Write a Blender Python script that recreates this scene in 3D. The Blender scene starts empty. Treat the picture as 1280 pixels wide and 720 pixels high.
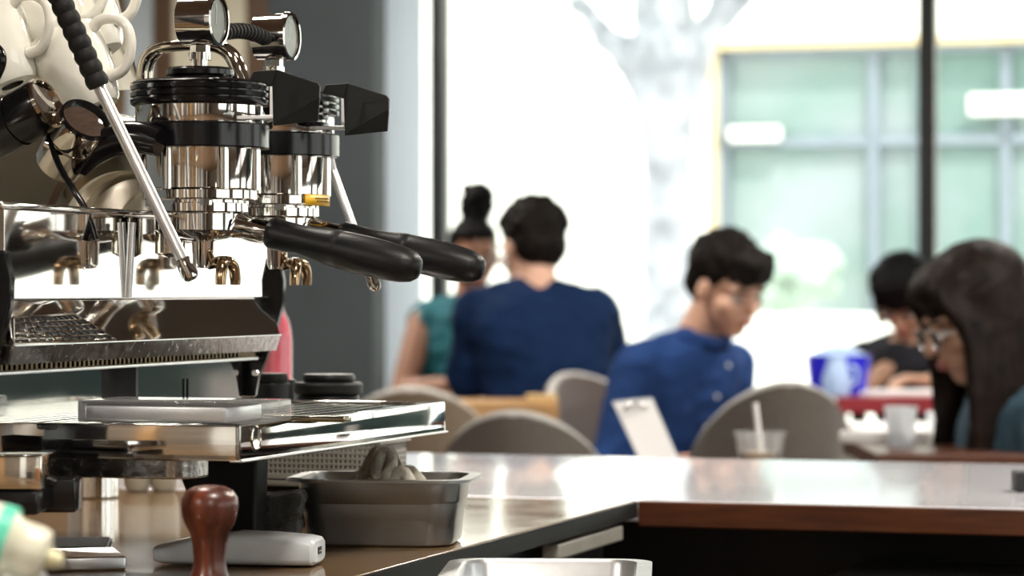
import bpy, bmesh, math, random
from mathutils import Vector, Matrix, noise
random.seed(7)
C = bpy.context.scene.collection
H = 1.066                      # camera height
F = 3600.0                     # focal length in pixels of a 1280 wide frame
TOP = H - 0.24                 # counter height
ANG = math.radians(-17.6)
G1 = Vector((-0.269, 2.483, 0))
ROOM = Matrix.Translation(G1) @ Matrix.Rotation(ANG, 4, 'Z')      # room axes: x across the machine front, y along the counter
CT = ROOM @ Matrix.Translation((0, 0, TOP))                       # same, at counter level
I4 = Matrix.Identity(4)
PX = Vector((math.cos(ANG), math.sin(ANG), 0)); WY = Vector((-math.sin(ANG), math.cos(ANG), 0))

def P(px, py, d):
    return Vector(((px - 640) / F * d, d, H - (py - 360) / F * d))
def L(px, py, b):
    """room-frame point (counter-level z) seen at pixel px,py on plane y=b"""
    k = (px - 640) / F
    # G1 + c*PX + b*WY = (k*Y, Y)
    c = (k * (G1.y + b * WY.y) - G1.x - b * WY.x) / (PX.x - k * PX.y)
    Y = G1.y + c * PX.y + b * WY.y
    return Vector((c, b, 0.24 - (py - 360) / F * Y))

# ---------------------------------------------------------------- materials
def mat(name, col, rough=0.5, metal=0.0, noise_scale=0, noise_amt=0.0, bump=0.0, bscale=200, stretch=(1, 1, 1),
        trans=0, spec=0.5, coat=0, emit=None, estr=0, col2=None, rvar=0, sheen=0, sss=0):
    m = bpy.data.materials.new(name); m.use_nodes = True
    nt = m.node_tree; b = nt.nodes['Principled BSDF']
    b.inputs['Base Color'].default_value = (*col, 1)
    b.inputs['Roughness'].default_value = rough
    b.inputs['Metallic'].default_value = metal
    b.inputs['Transmission Weight'].default_value = trans
    b.inputs['Specular IOR Level'].default_value = spec
    b.inputs['Coat Weight'].default_value = coat
    b.inputs['Sheen Weight'].default_value = sheen
    b.inputs['Subsurface Weight'].default_value = sss
    b.inputs['Subsurface Radius'].default_value = (0.02, 0.008, 0.004)
    if emit: b.inputs['Emission Color'].default_value = (*emit, 1); b.inputs['Emission Strength'].default_value = estr
    tc = nt.nodes.new('ShaderNodeTexCoord'); mp = nt.nodes.new('ShaderNodeMapping')
    mp.inputs['Scale'].default_value = stretch
    nt.links.new(tc.outputs['Object'], mp.inputs['Vector'])
    if noise_scale:
        n = nt.nodes.new('ShaderNodeTexNoise'); n.inputs['Scale'].default_value = noise_scale; n.inputs['Detail'].default_value = 5
        nt.links.new(mp.outputs[0], n.inputs['Vector'])
        r = nt.nodes.new('ShaderNodeValToRGB')
        c2 = col2 if col2 else tuple(c * (1 - noise_amt) for c in col)
        r.color_ramp.elements[0].position = 0.35; r.color_ramp.elements[1].position = 0.65
        r.color_ramp.elements[0].color = (*col, 1); r.color_ramp.elements[1].color = (*c2, 1)
        nt.links.new(n.outputs['Fac'], r.inputs['Fac']); nt.links.new(r.outputs[0], b.inputs['Base Color'])
        if rvar:
            mr = nt.nodes.new('ShaderNodeMapRange'); mr.inputs['To Min'].default_value = rough; mr.inputs['To Max'].default_value = rough + rvar
            mr.inputs['From Min'].default_value = 0.35; mr.inputs['From Max'].default_value = 0.65
            nt.links.new(n.outputs['Fac'], mr.inputs['Value']); nt.links.new(mr.outputs[0], b.inputs['Roughness'])
    if bump:
        n2 = nt.nodes.new('ShaderNodeTexNoise'); n2.inputs['Scale'].default_value = bscale; n2.inputs['Detail'].default_value = 3
        nt.links.new(mp.outputs[0], n2.inputs['Vector'])
        bp = nt.nodes.new('ShaderNodeBump'); bp.inputs['Strength'].default_value = bump; bp.inputs['Distance'].default_value = 0.002
        nt.links.new(n2.outputs['Fac'], bp.inputs['Height']); nt.links.new(bp.outputs[0], b.inputs['Normal'])
    return m

def clear_glass(name, tint, refl=0.08, rough=0.0, milk=0):
    m = bpy.data.materials.new(name); m.use_nodes = True; nt = m.node_tree
    nt.nodes.remove(nt.nodes['Principled BSDF']); out = nt.nodes['Material Output']
    t = nt.nodes.new('ShaderNodeBsdfTransparent'); t.inputs[0].default_value = (*tint, 1)
    g = nt.nodes.new('ShaderNodeBsdfGlossy'); g.inputs['Roughness'].default_value = rough
    fr = nt.nodes.new('ShaderNodeFresnel'); fr.inputs['IOR'].default_value = 1.2 + refl * 3
    mx = nt.nodes.new('ShaderNodeMixShader')
    nt.links.new(fr.outputs[0], mx.inputs[0]); nt.links.new(t.outputs[0], mx.inputs[1]); nt.links.new(g.outputs[0], mx.inputs[2])
    last = mx
    if milk:
        df = nt.nodes.new('ShaderNodeBsdfTranslucent'); df.inputs[0].default_value = (.9, .9, .9, 1)
        d2 = nt.nodes.new('ShaderNodeBsdfDiffuse'); d2.inputs[0].default_value = (.9, .9, .9, 1)
        ma = nt.nodes.new('ShaderNodeMixShader'); ma.inputs[0].default_value = .5; nt.links.new(df.outputs[0], ma.inputs[1]); nt.links.new(d2.outputs[0], ma.inputs[2])
        mb_ = nt.nodes.new('ShaderNodeMixShader'); mb_.inputs[0].default_value = milk
        nt.links.new(mx.outputs[0], mb_.inputs[1]); nt.links.new(ma.outputs[0], mb_.inputs[2]); last = mb_
    nt.links.new(last.outputs[0], out.inputs['Surface'])
    return m
def translucent(name, col, fac=0.6):
    m = bpy.data.materials.new(name); m.use_nodes = True; nt = m.node_tree
    nt.nodes.remove(nt.nodes['Principled BSDF']); out = nt.nodes['Material Output']
    t = nt.nodes.new('ShaderNodeBsdfTranslucent'); t.inputs[0].default_value = (*col, 1)
    d = nt.nodes.new('ShaderNodeBsdfDiffuse'); d.inputs[0].default_value = (*col, 1)
    mx = nt.nodes.new('ShaderNodeMixShader'); mx.inputs[0].default_value = fac
    nt.links.new(d.outputs[0], mx.inputs[1]); nt.links.new(t.outputs[0], mx.inputs[2]); nt.links.new(mx.outputs[0], out.inputs['Surface'])
    return m

M = dict(
 chrome=mat('chrome', (.80, .78, .74), .05, 1, noise_scale=40, noise_amt=.06, rvar=.04),
 chrome_warm=mat('chrome_warm', (.62, .56, .48), .07, 1, noise_scale=25, noise_amt=.2),
 bronze=mat('bronze', (.42, .29, .17), .14, 1, noise_scale=60, noise_amt=.4),
 mirror=mat('mirror_steel', (.82, .80, .77), .045, 1, noise_scale=14, noise_amt=.05, rvar=.03),
 worn=mat('worn_steel', (.42, .40, .38), .14, 1, noise_scale=120, noise_amt=.3, bump=.10, bscale=200, rvar=.15),
 brushed=mat('brushed_steel', (.62, .60, .56), .2, 1, noise_scale=90, noise_amt=.12, stretch=(1, 30, 30), bump=.05),
 satin=mat('satin_steel', (.75, .75, .76), .33, 1, noise_scale=50, noise_amt=.1),
 pan=mat('pan_steel', (.34, .34, .33), .3, 1, noise_scale=8, noise_amt=.25, bump=.05, bscale=400, rvar=.1),
 black=mat('black_gloss', (.005, .005, .006), .18, 0, spec=.35, noise_scale=30, noise_amt=.3),
 bpl=mat('black_plastic', (.006, .006, .007), .38, 0, spec=.28, bump=.12, bscale=900, noise_scale=50, noise_amt=.3),
 matte=mat('black_matte', (.010, .011, .011), .5, 0, spec=.2, bump=.1, bscale=600, noise_scale=50, noise_amt=.2),
 rubber=mat('rubber', (.008, .008, .008), .6, 0, spec=.25, bump=.2, bscale=500, noise_scale=50, noise_amt=.3),
 white=mat('white_ceramic', (.80, .78, .70), .08, 0, noise_scale=5, noise_amt=.03, coat=.5),
 cream=mat('cream_paint', (.50, .47, .38), .25, 0, noise_scale=4, noise_amt=.15, coat=.3),
 counter=mat('counter_laminate', (.20, .125, .065), .07, .0, noise_scale=6, noise_amt=.25, bump=.01, bscale=60, rvar=.06),
 bar=mat('bar_white', (.84, .84, .90), .10, 0, noise_scale=3, noise_amt=.04, coat=.6, rvar=.05),
 barwood=mat('bar_wood', (.105, .030, .009), .35, 0, noise_scale=12, noise_amt=.5, stretch=(1, 12, 12), bump=.05),
 darkwood=mat('dark_wood', (.10, .035, .018), .35, 0, noise_scale=12, noise_amt=.4, stretch=(1, 10, 10)),
 tabwood=mat('table_wood', (.50, .29, .12), .4, 0, noise_scale=9, noise_amt=.3, stretch=(1, 10, 10)),
 knob=mat('tamper_wood', (.14, .030, .012), .34, 0, noise_scale=55, noise_amt=.75, stretch=(2, 2, .12), coat=.12),
 dark=mat('dark_panel', (.010, .010, .013), .6, noise_scale=5, noise_amt=.3),
 wallgrey=mat('wall_grey', (.052, .066, .074), .7, noise_scale=4, noise_amt=.15, bump=.1, bscale=80),
 wallblue=mat('wall_pale', (.40, .46, .50), .7, noise_scale=3, noise_amt=.1, bump=.1, bscale=80),
 walldark=mat('wall_dark', (.20, .16, .125), .7, noise_scale=3, noise_amt=.3, bump=.1, bscale=80),
 wallwhite=mat('wall_white', (.72, .72, .70), .7, noise_scale=3, noise_amt=.05, bump=.1, bscale=80),
 brown=mat('door_frame_wood', (.085, .045, .022), .45, noise_scale=10, noise_amt=.4, stretch=(10, 10, 1)),
 beige=mat('door_beige', (.52, .49, .38), .5, noise_scale=6, noise_amt=.1, stretch=(8, 8, 1)),
 ceil=mat('ceiling_wood', (.24, .155, .11), .6, noise_scale=5, noise_amt=.5, stretch=(10, 1, 1)),
 floor=mat('floor_wood', (.20, .12, .07), .35, noise_scale=4, noise_amt=.5, stretch=(1, 8, 1)),
 frame=mat('window_frame', (.012, .014, .016), .4, noise_scale=20, noise_amt=.2),
 plastic=mat('grey_white_plastic', (.55, .58, .60), .35, noise_scale=30, noise_amt=.1, bump=.05),
 basket=mat('basket_plastic', (.27, .26, .23), .4, noise_scale=30, noise_amt=.15),
 cloth=mat('cloth_grey', (.52, .48, .40), .9, noise_scale=90, noise_amt=.4, bump=1.0, bscale=500, sheen=.4),
 stack_dark=mat('stack_dark', (.045, .045, .042), .9, noise_scale=90, noise_amt=.4, bump=1.0, bscale=350, sheen=.3),
 fabric=mat('chair_fabric', (.15, .132, .115), .9, noise_scale=220, noise_amt=.3, bump=.5, bscale=700, sheen=.3),
 fabric_b=mat('chair_fabric_brown', (.11, .085, .078), .9, noise_scale=220, noise_amt=.3, bump=.5, bscale=700, sheen=.3),
 fabric_t=mat('chair_fabric_tan', (.26, .20, .14), .9, noise_scale=220, noise_amt=.3, bump=.5, bscale=700, sheen=.3),
 piping=mat('chair_piping', (.50, .49, .47), .7, noise_scale=120, noise_amt=.15),
 yellow=mat('yellow_label', (.80, .46, .02), .4, noise_scale=100, noise_amt=.15),
 ink=mat('label_ink', (.12, .06, .01), .5, noise_scale=100, noise_amt=.1),
 pink=mat('pink_liquid', (.85, .06, .14), .25, noise_scale=10, noise_amt=.15, coat=.5),
 orange=mat('orange_plastic', (.75, .30, .10), .4, noise_scale=10, noise_amt=.1),
 green=mat('green_label', (.10, .62, .42), .4, noise_scale=10, noise_amt=.1),
 bottle=mat('cream_bottle', (.74, .72, .58), .35, noise_scale=8, noise_amt=.08, sss=.2),
 nozzle=mat('cream_nozzle', (.74, .68, .42), .35, noise_scale=8, noise_amt=.08),
 blue=mat('blue_plastic', (.02, .02, .75), .2, noise_scale=8, noise_amt=.2, coat=.5),
 bluew=mat('pale_blue_plastic', (.45, .62, .95), .25, noise_scale=6, noise_amt=.2),
 red=mat('red_laminate', (.25, .02, .03), .35, noise_scale=8, noise_amt=.2),
 dgreen=mat('dark_green_paint', (.012, .035, .02), .6, noise_scale=8, noise_amt=.2),
 paper=mat('paper', (.85, .85, .85), .6, noise_scale=8, noise_amt=.03),
 screen=mat('dark_screen', (.02, .02, .03), .15, noise_scale=8, noise_amt=.1),
 coffee=mat('iced_coffee', (.55, .36, .15), .3, noise_scale=20, noise_amt=.2),
 glass=clear_glass('glass', (.97, .98, .98), -.045), wglass=clear_glass('window_glass', (.96, .99, .99), .02),
 cupglass=clear_glass('cup_plastic', (.96, .97, .98), .06, .05, .16),
 curtain=translucent('curtain', (.80, .84, .88), .7),
 dial=mat('dial', (.06, .05, .04), .5, spec=.1, noise_scale=30, noise_amt=.2),
 skin_m=mat('skin_light', (.62, .37, .27), .5, noise_scale=12, noise_amt=.12, sss=.15),
 skin_b=mat('skin_brown', (.27, .13, .08), .5, noise_scale=12, noise_amt=.12, sss=.12),
 skin_a=mat('skin_tan', (.58, .35, .24), .5, noise_scale=12, noise_amt=.12, sss=.15),
 lips=mat('lips', (.42, .13, .11), .4, noise_scale=20, noise_amt=.1),
 eye=mat('eye_white', (.35, .33, .31), .2, noise_scale=20, noise_amt=.03), iris=mat('iris', (.02, .012, .008), .15, noise_scale=20, noise_amt=.1),
 hair_b=mat('hair_black', (.004, .0035, .004), .6, spec=.1, noise_scale=60, noise_amt=.5, stretch=(1, 1, .2), bump=.8, bscale=250),
 hair_d=mat('hair_dark_brown', (.008, .0055, .0045), .6, spec=.1, noise_scale=70, noise_amt=.5, bump=.9, bscale=160),
 hair_l=mat('hair_long_brown', (.013, .007, .005), .55, spec=.12, noise_scale=60, noise_amt=.7, stretch=(1, 1, .08), bump=.9, bscale=220),
 navy=mat('navy_cotton', (.005, .019, .066), .9, spec=.15, noise_scale=9, noise_amt=.25, bump=.3, bscale=400),
 collar=mat('navy_rib', (.02, .05, .24), .85, noise_scale=9, noise_amt=.25),
 shirt=mat('blue_cotton', (.020, .058, .20), .85, spec=.15, noise_scale=8, noise_amt=.3, bump=.4, bscale=60),
 teal=mat('teal_cotton', (.0, .10, .13), .8, noise_scale=8, noise_amt=.3, bump=.3, bscale=60),
 denim=mat('denim', (.035, .085, .125), .85, noise_scale=120, noise_amt=.4, bump=.5, bscale=300, stretch=(3, 3, .6)),
 blackc=mat('black_cotton', (.01, .012, .02), .85, noise_scale=8, noise_amt=.3), trousers=mat('trousers', (.03, .03, .045), .85, noise_scale=8, noise_amt=.3),
 shoe=mat('shoe_leather', (.02, .018, .016), .5, noise_scale=20, noise_amt=.3),
 bark=mat('bark', (.39, .39, .41), .9, noise_scale=5, noise_amt=.4, bump=.5, bscale=20),
 leaf=mat('leaves', (.50, .62, .52), .8, noise_scale=3, noise_amt=.4),
 pave=mat('pavement', (.75, .74, .70), .8, noise_scale=2, noise_amt=.1),
 stucco=mat('stucco', (.85, .82, .74), .8, noise_scale=1, noise_amt=.05),
 trim=mat('facade_trim', (.55, .42, .22), .6, noise_scale=4, noise_amt=.1),
 fglass=mat('facade_glass', (.15, .23, .20), .15, noise_scale=.9, noise_amt=.0, col2=(.27, .30, .30), bump=.0),
 fframe=mat('facade_frame', (.20, .23, .26), .5, noise_scale=4, noise_amt=.1),
)

# ---------------------------------------------------------------- mesh builder
def frame_of(d):
    d = Vector(d).normalized()
    a = Vector((0, 0, 1)) if abs(d.z) < .95 else Vector((1, 0, 0))
    x = a.cross(d).normalized(); return x, d.cross(x).normalized(), d
class MB:
    def __init__(s): s.v = []; s.f = []
    def add(s, vs, fs):
        o = len(s.v); s.v += [Vector(v) for v in vs]; s.f += [tuple(i + o for i in f) for f in fs]; return s
    def box(s, a, b, rot=None, bev=0):
        x0, y0, z0 = a; x1, y1, z1 = b
        bm = bmesh.new(); bmesh.ops.create_cube(bm, size=1)
        for v in bm.verts: v.co = Vector(((x0+x1)/2 + v.co.x*(x1-x0), (y0+y1)/2 + v.co.y*(y1-y0), (z0+z1)/2 + v.co.z*(z1-z0)))
        if bev: bmesh.ops.bevel(bm, geom=list(bm.edges), offset=bev, segments=3, affect='EDGES', profile=.5)
        bm.verts.index_update()
        vs = [v.co.copy() for v in bm.verts]
        if rot is not None: vs = [rot @ v for v in vs]
        s.add(vs, [[v.index for v in f.verts] for f in bm.faces]); bm.free(); return s
    def lathe(s, o, d, prof, n=48, cap=True, sy=1):
        """prof: list of (t along axis, radius)"""
        o = Vector(o); x, y, z = frame_of(d); vs = []; fs = []
        for t, r in prof:
            for i in range(n):
                a = 2*math.pi*i/n; vs.append(o + z*t + x*(r*math.cos(a)) + y*(r*sy*math.sin(a)))
        m = len(prof)
        for j in range(m-1):
            for i in range(n): fs.append((j*n+i, j*n+(i+1) % n, (j+1)*n+(i+1) % n, (j+1)*n+i))
        if cap: fs.append(tuple(reversed(range(n)))); fs.append(tuple((m-1)*n+i for i in range(n)))
        return s.add(vs, fs)
    def tube(s, pts, r, n=16, smooth=3, cap=True):
        pts = [Vector(p) for p in pts]; rs = r if isinstance(r, (list, tuple)) else [r]*len(pts)
        for _ in range(smooth if len(pts) > 2 else 0):
            q = [pts[0]]; rq = [rs[0]]
            for i in range(len(pts)-1):
                q += [pts[i].lerp(pts[i+1], .25), pts[i].lerp(pts[i+1], .75)]; rq += [rs[i]*.75+rs[i+1]*.25, rs[i]*.25+rs[i+1]*.75]
            q.append(pts[-1]); rq.append(rs[-1]); pts, rs = q, rq
        vs = []; fs = []; px = None
        for k, p in enumerate(pts):
            t = (pts[min(k+1, len(pts)-1)] - pts[max(k-1, 0)]).normalized()
            if px is None: px = frame_of(t)[0]
            px = (px - t*px.dot(t)).normalized(); py = t.cross(px)
            for i in range(n):
                a = 2*math.pi*i/n; vs.append(p + (px*math.cos(a) + py*math.sin(a))*rs[k])
        for j in range(len(pts)-1):
            for i in range(n): fs.append((j*n+i, j*n+(i+1) % n, (j+1)*n+(i+1) % n, (j+1)*n+i))
        if cap: fs.append(tuple(reversed(range(n)))); fs.append(tuple((len(pts)-1)*n+i for i in range(n)))
        return s.add(vs, fs)
    def prism(s, poly, vec):
        vec = Vector(vec); n = len(poly); vs = [Vector(p) for p in poly] + [Vector(p)+vec for p in poly]
        return s.add(vs, [tuple(reversed(range(n))), tuple(range(n, 2*n))] + [(i, (i+1) % n, n+(i+1) % n, n+i) for i in range(n)])
    def ell(s, c, r, mw=None, n=24, m=14):
        c = Vector(c); vs = [Vector((0, 0, -1))]; fs = []
        for j in range(1, m):
            ph = math.pi*j/m
            for i in range(n):
                a = 2*math.pi*i/n; vs.append(Vector((math.sin(ph)*math.cos(a), math.sin(ph)*math.sin(a), -math.cos(ph))))
        vs.append(Vector((0, 0, 1))); L_ = len(vs)-1
        for i in range(n): fs.append((0, 1+(i+1) % n, 1+i)); fs.append((L_, 1+(m-2)*n+i, 1+(m-2)*n+(i+1) % n))
        for j in range(m-2):
            for i in range(n): fs.append((1+j*n+i, 1+j*n+(i+1) % n, 1+(j+1)*n+(i+1) % n, 1+(j+1)*n+i))
        if not hasattr(r, '__len__'): r = (r, r, r)
        vs = [c + Vector((v.x*r[0], v.y*r[1], v.z*r[2])) for v in vs]
        if mw is not None: vs = [mw @ v for v in vs]
        return s.add(vs, fs)
    def cap(s, a, ra, b, rb, n=18):
        a = Vector(a); b = Vector(b); L_ = (b-a).length; pr = []
        for k in range(7): t = math.pi/2*(1-k/6); pr.append((-ra*math.sin(t), max(ra*math.cos(t), 1e-4)))
        for k in range(7): t = math.pi/2*k/6; pr.append((L_+rb*math.sin(t), max(rb*math.cos(t), 1e-4)))
        return s.lathe(a, b-a, pr, n)
    def rings(s, rs, n=40, cap=True):
        """rs: list of lists of points"""
        vs = []; fs = []; n = len(rs[0])
        for r in rs: vs += r
        for j in range(len(rs)-1):
            for i in range(n): fs.append((j*n+i, j*n+(i+1) % n, (j+1)*n+(i+1) % n, (j+1)*n+i))
        if cap: fs.append(tuple(reversed(range(n)))); fs.append(tuple((len(rs)-1)*n+i for i in range(n)))
        return s.add(vs, fs)
    def build(s, name, m, parent=None, mw=None, voxel=0, smooth_it=0, sharp=35, bevel=0, warp=None, dec=0):
        me = bpy.data.meshes.new(name); me.from_pydata([tuple(v) for v in s.v], [], s.f)
        bm = bmesh.new(); bm.from_mesh(me); bmesh.ops.recalc_face_normals(bm, faces=bm.faces); bm.to_mesh(me); bm.free()
        o = bpy.data.objects.new(name, me); C.objects.link(o)
        if voxel:
            r = o.modifiers.new('r', 'REMESH'); r.mode = 'VOXEL'; r.voxel_size = voxel
            if smooth_it: sm = o.modifiers.new('s', 'SMOOTH'); sm.iterations = smooth_it; sm.factor = .5
            dg = bpy.context.evaluated_depsgraph_get(); nm = bpy.data.meshes.new_from_object(o.evaluated_get(dg)); nm.name = name
            o.modifiers.clear(); o.data = nm; me = nm
        if warp:
            for v in me.vertices: v.co = warp(v.co.copy())
        me.polygons.foreach_set('use_smooth', [True]*len(me.polygons))
        if not voxel: me.set_sharp_from_angle(angle=math.radians(sharp))
        if bevel:
            bv = o.modifiers.new('b', 'BEVEL'); bv.width = bevel; bv.segments = 3; bv.limit_method = 'ANGLE'; bv.angle_limit = math.radians(40); bv.harden_normals = True
        me.materials.append(m if not isinstance(m, str) else M[m])
        if parent is not None: o.parent = parent
        else: o.matrix_world = mw if mw is not None else I4
        return o
def tag(o, label=None, cat=None, group=None, kind=None):
    if label: o['label'] = label
    if cat: o['category'] = cat
    if group: o['group'] = group
    if kind: o['kind'] = kind
    return o
def thing(name, label, cat, mw, group=None):
    o = bpy.data.objects.new(name, None); C.objects.link(o); o.matrix_world = mw; o.empty_display_size = .05
    return tag(o, label, cat, group)
def struct(mb, name, m, mw=ROOM, bevel=0): return tag(mb.build(name, m, mw=mw, bevel=bevel), kind='structure')
def T(x, y, z, rz=0): return Matrix.Translation((x, y, z)) @ Matrix.Rotation(rz, 4, 'Z')
def copy_tree(o, parent=None):
    c = o.copy(); C.objects.link(c); c.parent = parent
    for ch in [x for x in C.objects if x.parent == o]: copy_tree(ch, c)
    return c

# ================================================================ SETTING
WYL = 7.92
def win_x(px, b=WYL): return L(px, 300, b).x
struct(MB().box((-6, -6, -.1), (6, WYL, 0)), 'floor', 'floor')
struct(MB().box((-6, -6, 3.3), (6, WYL+.3, 3.4)), 'ceiling', 'ceil')
struct(MB().box((-6.1, -6, 0), (-6, WYL+.2, 3.3)), 'wall_left', 'wallblue')
struct(MB().box((-6, -6.1, 0), (-2.5, -6, 3.3)).box((-2.5, -6.1, 0), (3, -6, 3.3)).box((3, -6.1, 0), (6, -6, 3.3)), 'wall_back', 'walldark')
def window(idx, mw, x0, x1, z0, z1, cuts, th=.06, w=.06, hcuts=()):
    f = MB()
    f.box((x0, 0, z0), (x0+w, th, z1)); f.box((x1-w, 0, z0), (x1, th, z1)); f.box((x0, 0, z0), (x1, th, z0+w)); f.box((x0, 0, z1-w), (x1, th, z1))
    for c in cuts: f.box((c-w/2, 0, z0), (c+w/2, th, z1))
    for z in hcuts: f.box((x0, 0, z-w/2), (x1, th, z+w/2))
    o = struct(f, 'window_%d' % idx, 'frame', mw)
    e = [x0+w/2] + list(cuts) + [x1-w/2]
    for a, b in zip(e[:-1], e[1:]):
        MB().box((a, th*.45, z0+w/2), (b, th*.45+.008, z1-w/2)).build('pane', 'wglass', o)
    return o
xl = win_x(468); xf = win_x(540); xm = win_x(1155); stepx = xm-xf
# far wall with the shop front
struct(MB().box((-6, WYL, 0), (xl, WYL+.2, 3.3)), 'wall_far', 'wallblue')
struct(MB().box((xl, WYL, 2.45), (6, WYL+.2, 3.3)).box((xl, WYL, 0), (1.1, WYL+.2, .12)).box((5.6, WYL, 0), (6, WYL+.2, 2.45)), 'wall_front', 'walldark')
struct(MB().box((1.1, WYL, 0), (5.6, WYL+.2, .92)), 'wall_sill', mat('wall_teal', (.06, .12, .125), .6, noise_scale=2, noise_amt=.4))  # unseen low wall, teal chosen for what the lower steel panel reflects
window(1, ROOM @ T(0, WYL+.06, 0), xl, 1.1, .12, 2.45, [xf, xm])
window(5, ROOM @ T(0, WYL+.06, 0), 1.1, 5.6, .92, 2.45, [2.6, 4.5])
t = thing('reflection_block', 'unseen white block added by the front wall for its reflection in the drip tray', 'cabinet', ROOM @ T(3.05, WYL-.2, 0))  # unseen, added as a white patch for the tray front to reflect
MB().box((-.1, -.15, .05), (.1, .19, .75)).build('body', 'paper', t, bevel=.004)
MB().box((-.09, -.165, .08), (.09, -.151, .72)).build('door', 'paper', t, bevel=.003)
# right wall with windows
struct(MB().box((6, -6, 0), (6.1, -4, 3.3)).box((6, -4, 2.8), (6.1, 7, 3.3)).box((6, -4, 0), (6.1, 7, .7)).box((6, 7, 0), (6.1, WYL+.2, 3.3)).box((6, -.6, 0), (6.1, .2, 3.3)).box((6, 3.1, 0), (6.1, 3.9, 3.3)), 'wall_right', 'walldark')
for k, (a, b) in enumerate([(-4, -.6), (.2, 3.1), (3.9, 7)]):
    window(2+k, ROOM @ Matrix.Translation((6.05, 0, 0)) @ Matrix.Rotation(math.pi/2, 4, 'Z'), a, b, .7, 2.8, [a+(b-a)*q_/9 for q_ in (1, 2, 3.5, 4, 5, 6.5, 7, 8)], w=.09)  # close mullions added so the chrome shows vertical streaks
# unseen strips added on the back wall so the chrome reflects vertical streaks
for k, (x, w_, m_) in enumerate([(-5.2, .35, 'brown'), (-4.2, .2, 'wallwhite'), (-3.6, .35, 'brown'), (-2.6, .5, 'wallwhite'), (-1.5, .15, 'tabwood'), (-.9, .3, 'wallwhite'), (.1, .12, 'wallwhite'), (.6, .4, 'tabwood'), (1.6, .25, 'wallwhite'), (2.3, .1, 'wallwhite'), (2.9, .5, 'wallblue'), (3.9, .35, 'brown'), (4.5, .2, 'wallwhite'), (5.0, .35, 'brown')]):
    struct(MB().box((x, -5.98, 0), (x+w_, -5.9, 3.3)), 'trim_%d' % (k+1), m_, bevel=.01)
# curtain beside the window frame
def curtain():
    a = win_x(470)+.02; b = win_x(533); n = 60; r1 = []; r2 = []
    vs = []; fs = []
    for i in range(n+1):
        x = a+(b-a)*i/n; y = WYL-.06+.018*math.sin(i*.75)
        for z in (.05, 2.42): vs.append((x, y, z))
    for i in range(n): fs.append((2*i, 2*i+2, 2*i+3, 2*i+1))
    o = MB().add(vs, fs).build('curtain', 'curtain', mw=ROOM)
    tag(o, 'white sheer curtain hanging beside the black window frame', 'curtain')
curtain()
# grey pillar in front of far wall
b0 = 5.2
x0 = L(334, 300, b0).x; x1 = L(468, 300, b0).x
struct(MB().box((x0-.0, b0, 0), (x1, b0+.10, 3.3)), 'wall_pillar', 'wallgrey', bevel=.01)
# door on the far wall
dl = win_x(197); dr = win_x(334)
d = struct(MB().box((dl, WYL-.05, 0), (dl+.08, WYL, 3.0)).box((dr-.07, WYL-.05, 0), (dr+.1, WYL, 3.0)).box((dl, WYL-.05, 2.9), (dr+.1, WYL, 3.0)), 'door_1', 'brown', bevel=.006)
MB().box((dl+.08, WYL-.03, 0), (dr-.07, WYL-.005, 2.9)).build('door_leaf', 'beige', d)
MB().tube([(dr-.12, WYL-.03, 1.0), (dr-.12, WYL-.08, 1.0), (dr-.21, WYL-.08, 1.0)], .01).build('door_handle', 'satin', d)
struct(MB().box((-6, WYL-.02, 0), (dl, WYL, .1)), 'baseboard_far', 'brown')
wn = mat('reflected_brown', (.16, .10, .05), .5, noise_scale=10, noise_amt=.4, stretch=(10, 10, 1))  # brown panelling added so the counter reflects tan
struct(MB().box((-6, WYL-.04, .1), (dl-.002, WYL-.001, 1.6)).box((-6, WYL-.039, 1.6), (win_x(158), WYL-.001, 2.5)).box((dr+.102, WYL-.04, .1), (xl, WYL-.001, 1.85)), 'trim_20', wn)
MB().box((dl+.085, WYL-.045, .05), (dr-.075, WYL-.031, 1.85)).build('reflected_door_panel', wn, d)  # added to carry the brown reflection across the door

# fill lamps added above the frame, out of view, to brighten the room
def lamp(x, y, pw, lab, size=.5):
    t = thing('fill_lamp', lab, 'lamp', ROOM @ T(x, y, 2.6), 'added fill lamps over the cafe')
    MB().lathe((0, 0, 0), (0, 0, 1), [(0, .2), (.02, .2), (.12, .13), (.2, .05), (.22, .015)], cap=False).build('shade', 'matte', t)
    MB().tube([(0, 0, .2), (0, 0, .7)], .005).build('cord', 'black', t)
    MB().ell((0, 0, .08), .05).build('bulb', mat('bulb', (1, .9, .75), .4, emit=(1, .85, .62), estr=8), t)
    l = bpy.data.lights.new('lamp_light', 'AREA'); l.shape = 'DISK'; l.size = .34; l.energy = pw; l.color = (1, .93, .83)
    o = bpy.data.objects.new('lamp_light', l); C.objects.link(o); o.parent = t; o.location = (0, 0, -.005)
for x, y, p in [(.9, -.9, 45), (-.6, .6, 25), (1.6, 2.6, 60), (-1.4, 3.8, 55), (.6, 5.0, 60), (-3.0, 6.2, 90), (-1.6, -4.3, 110), (2.2, -4.3, 110), (1.3, 1.4, 45)]:
    lamp(x, y, p, 'black dome fill lamp added above the picture to brighten the room')

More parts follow.
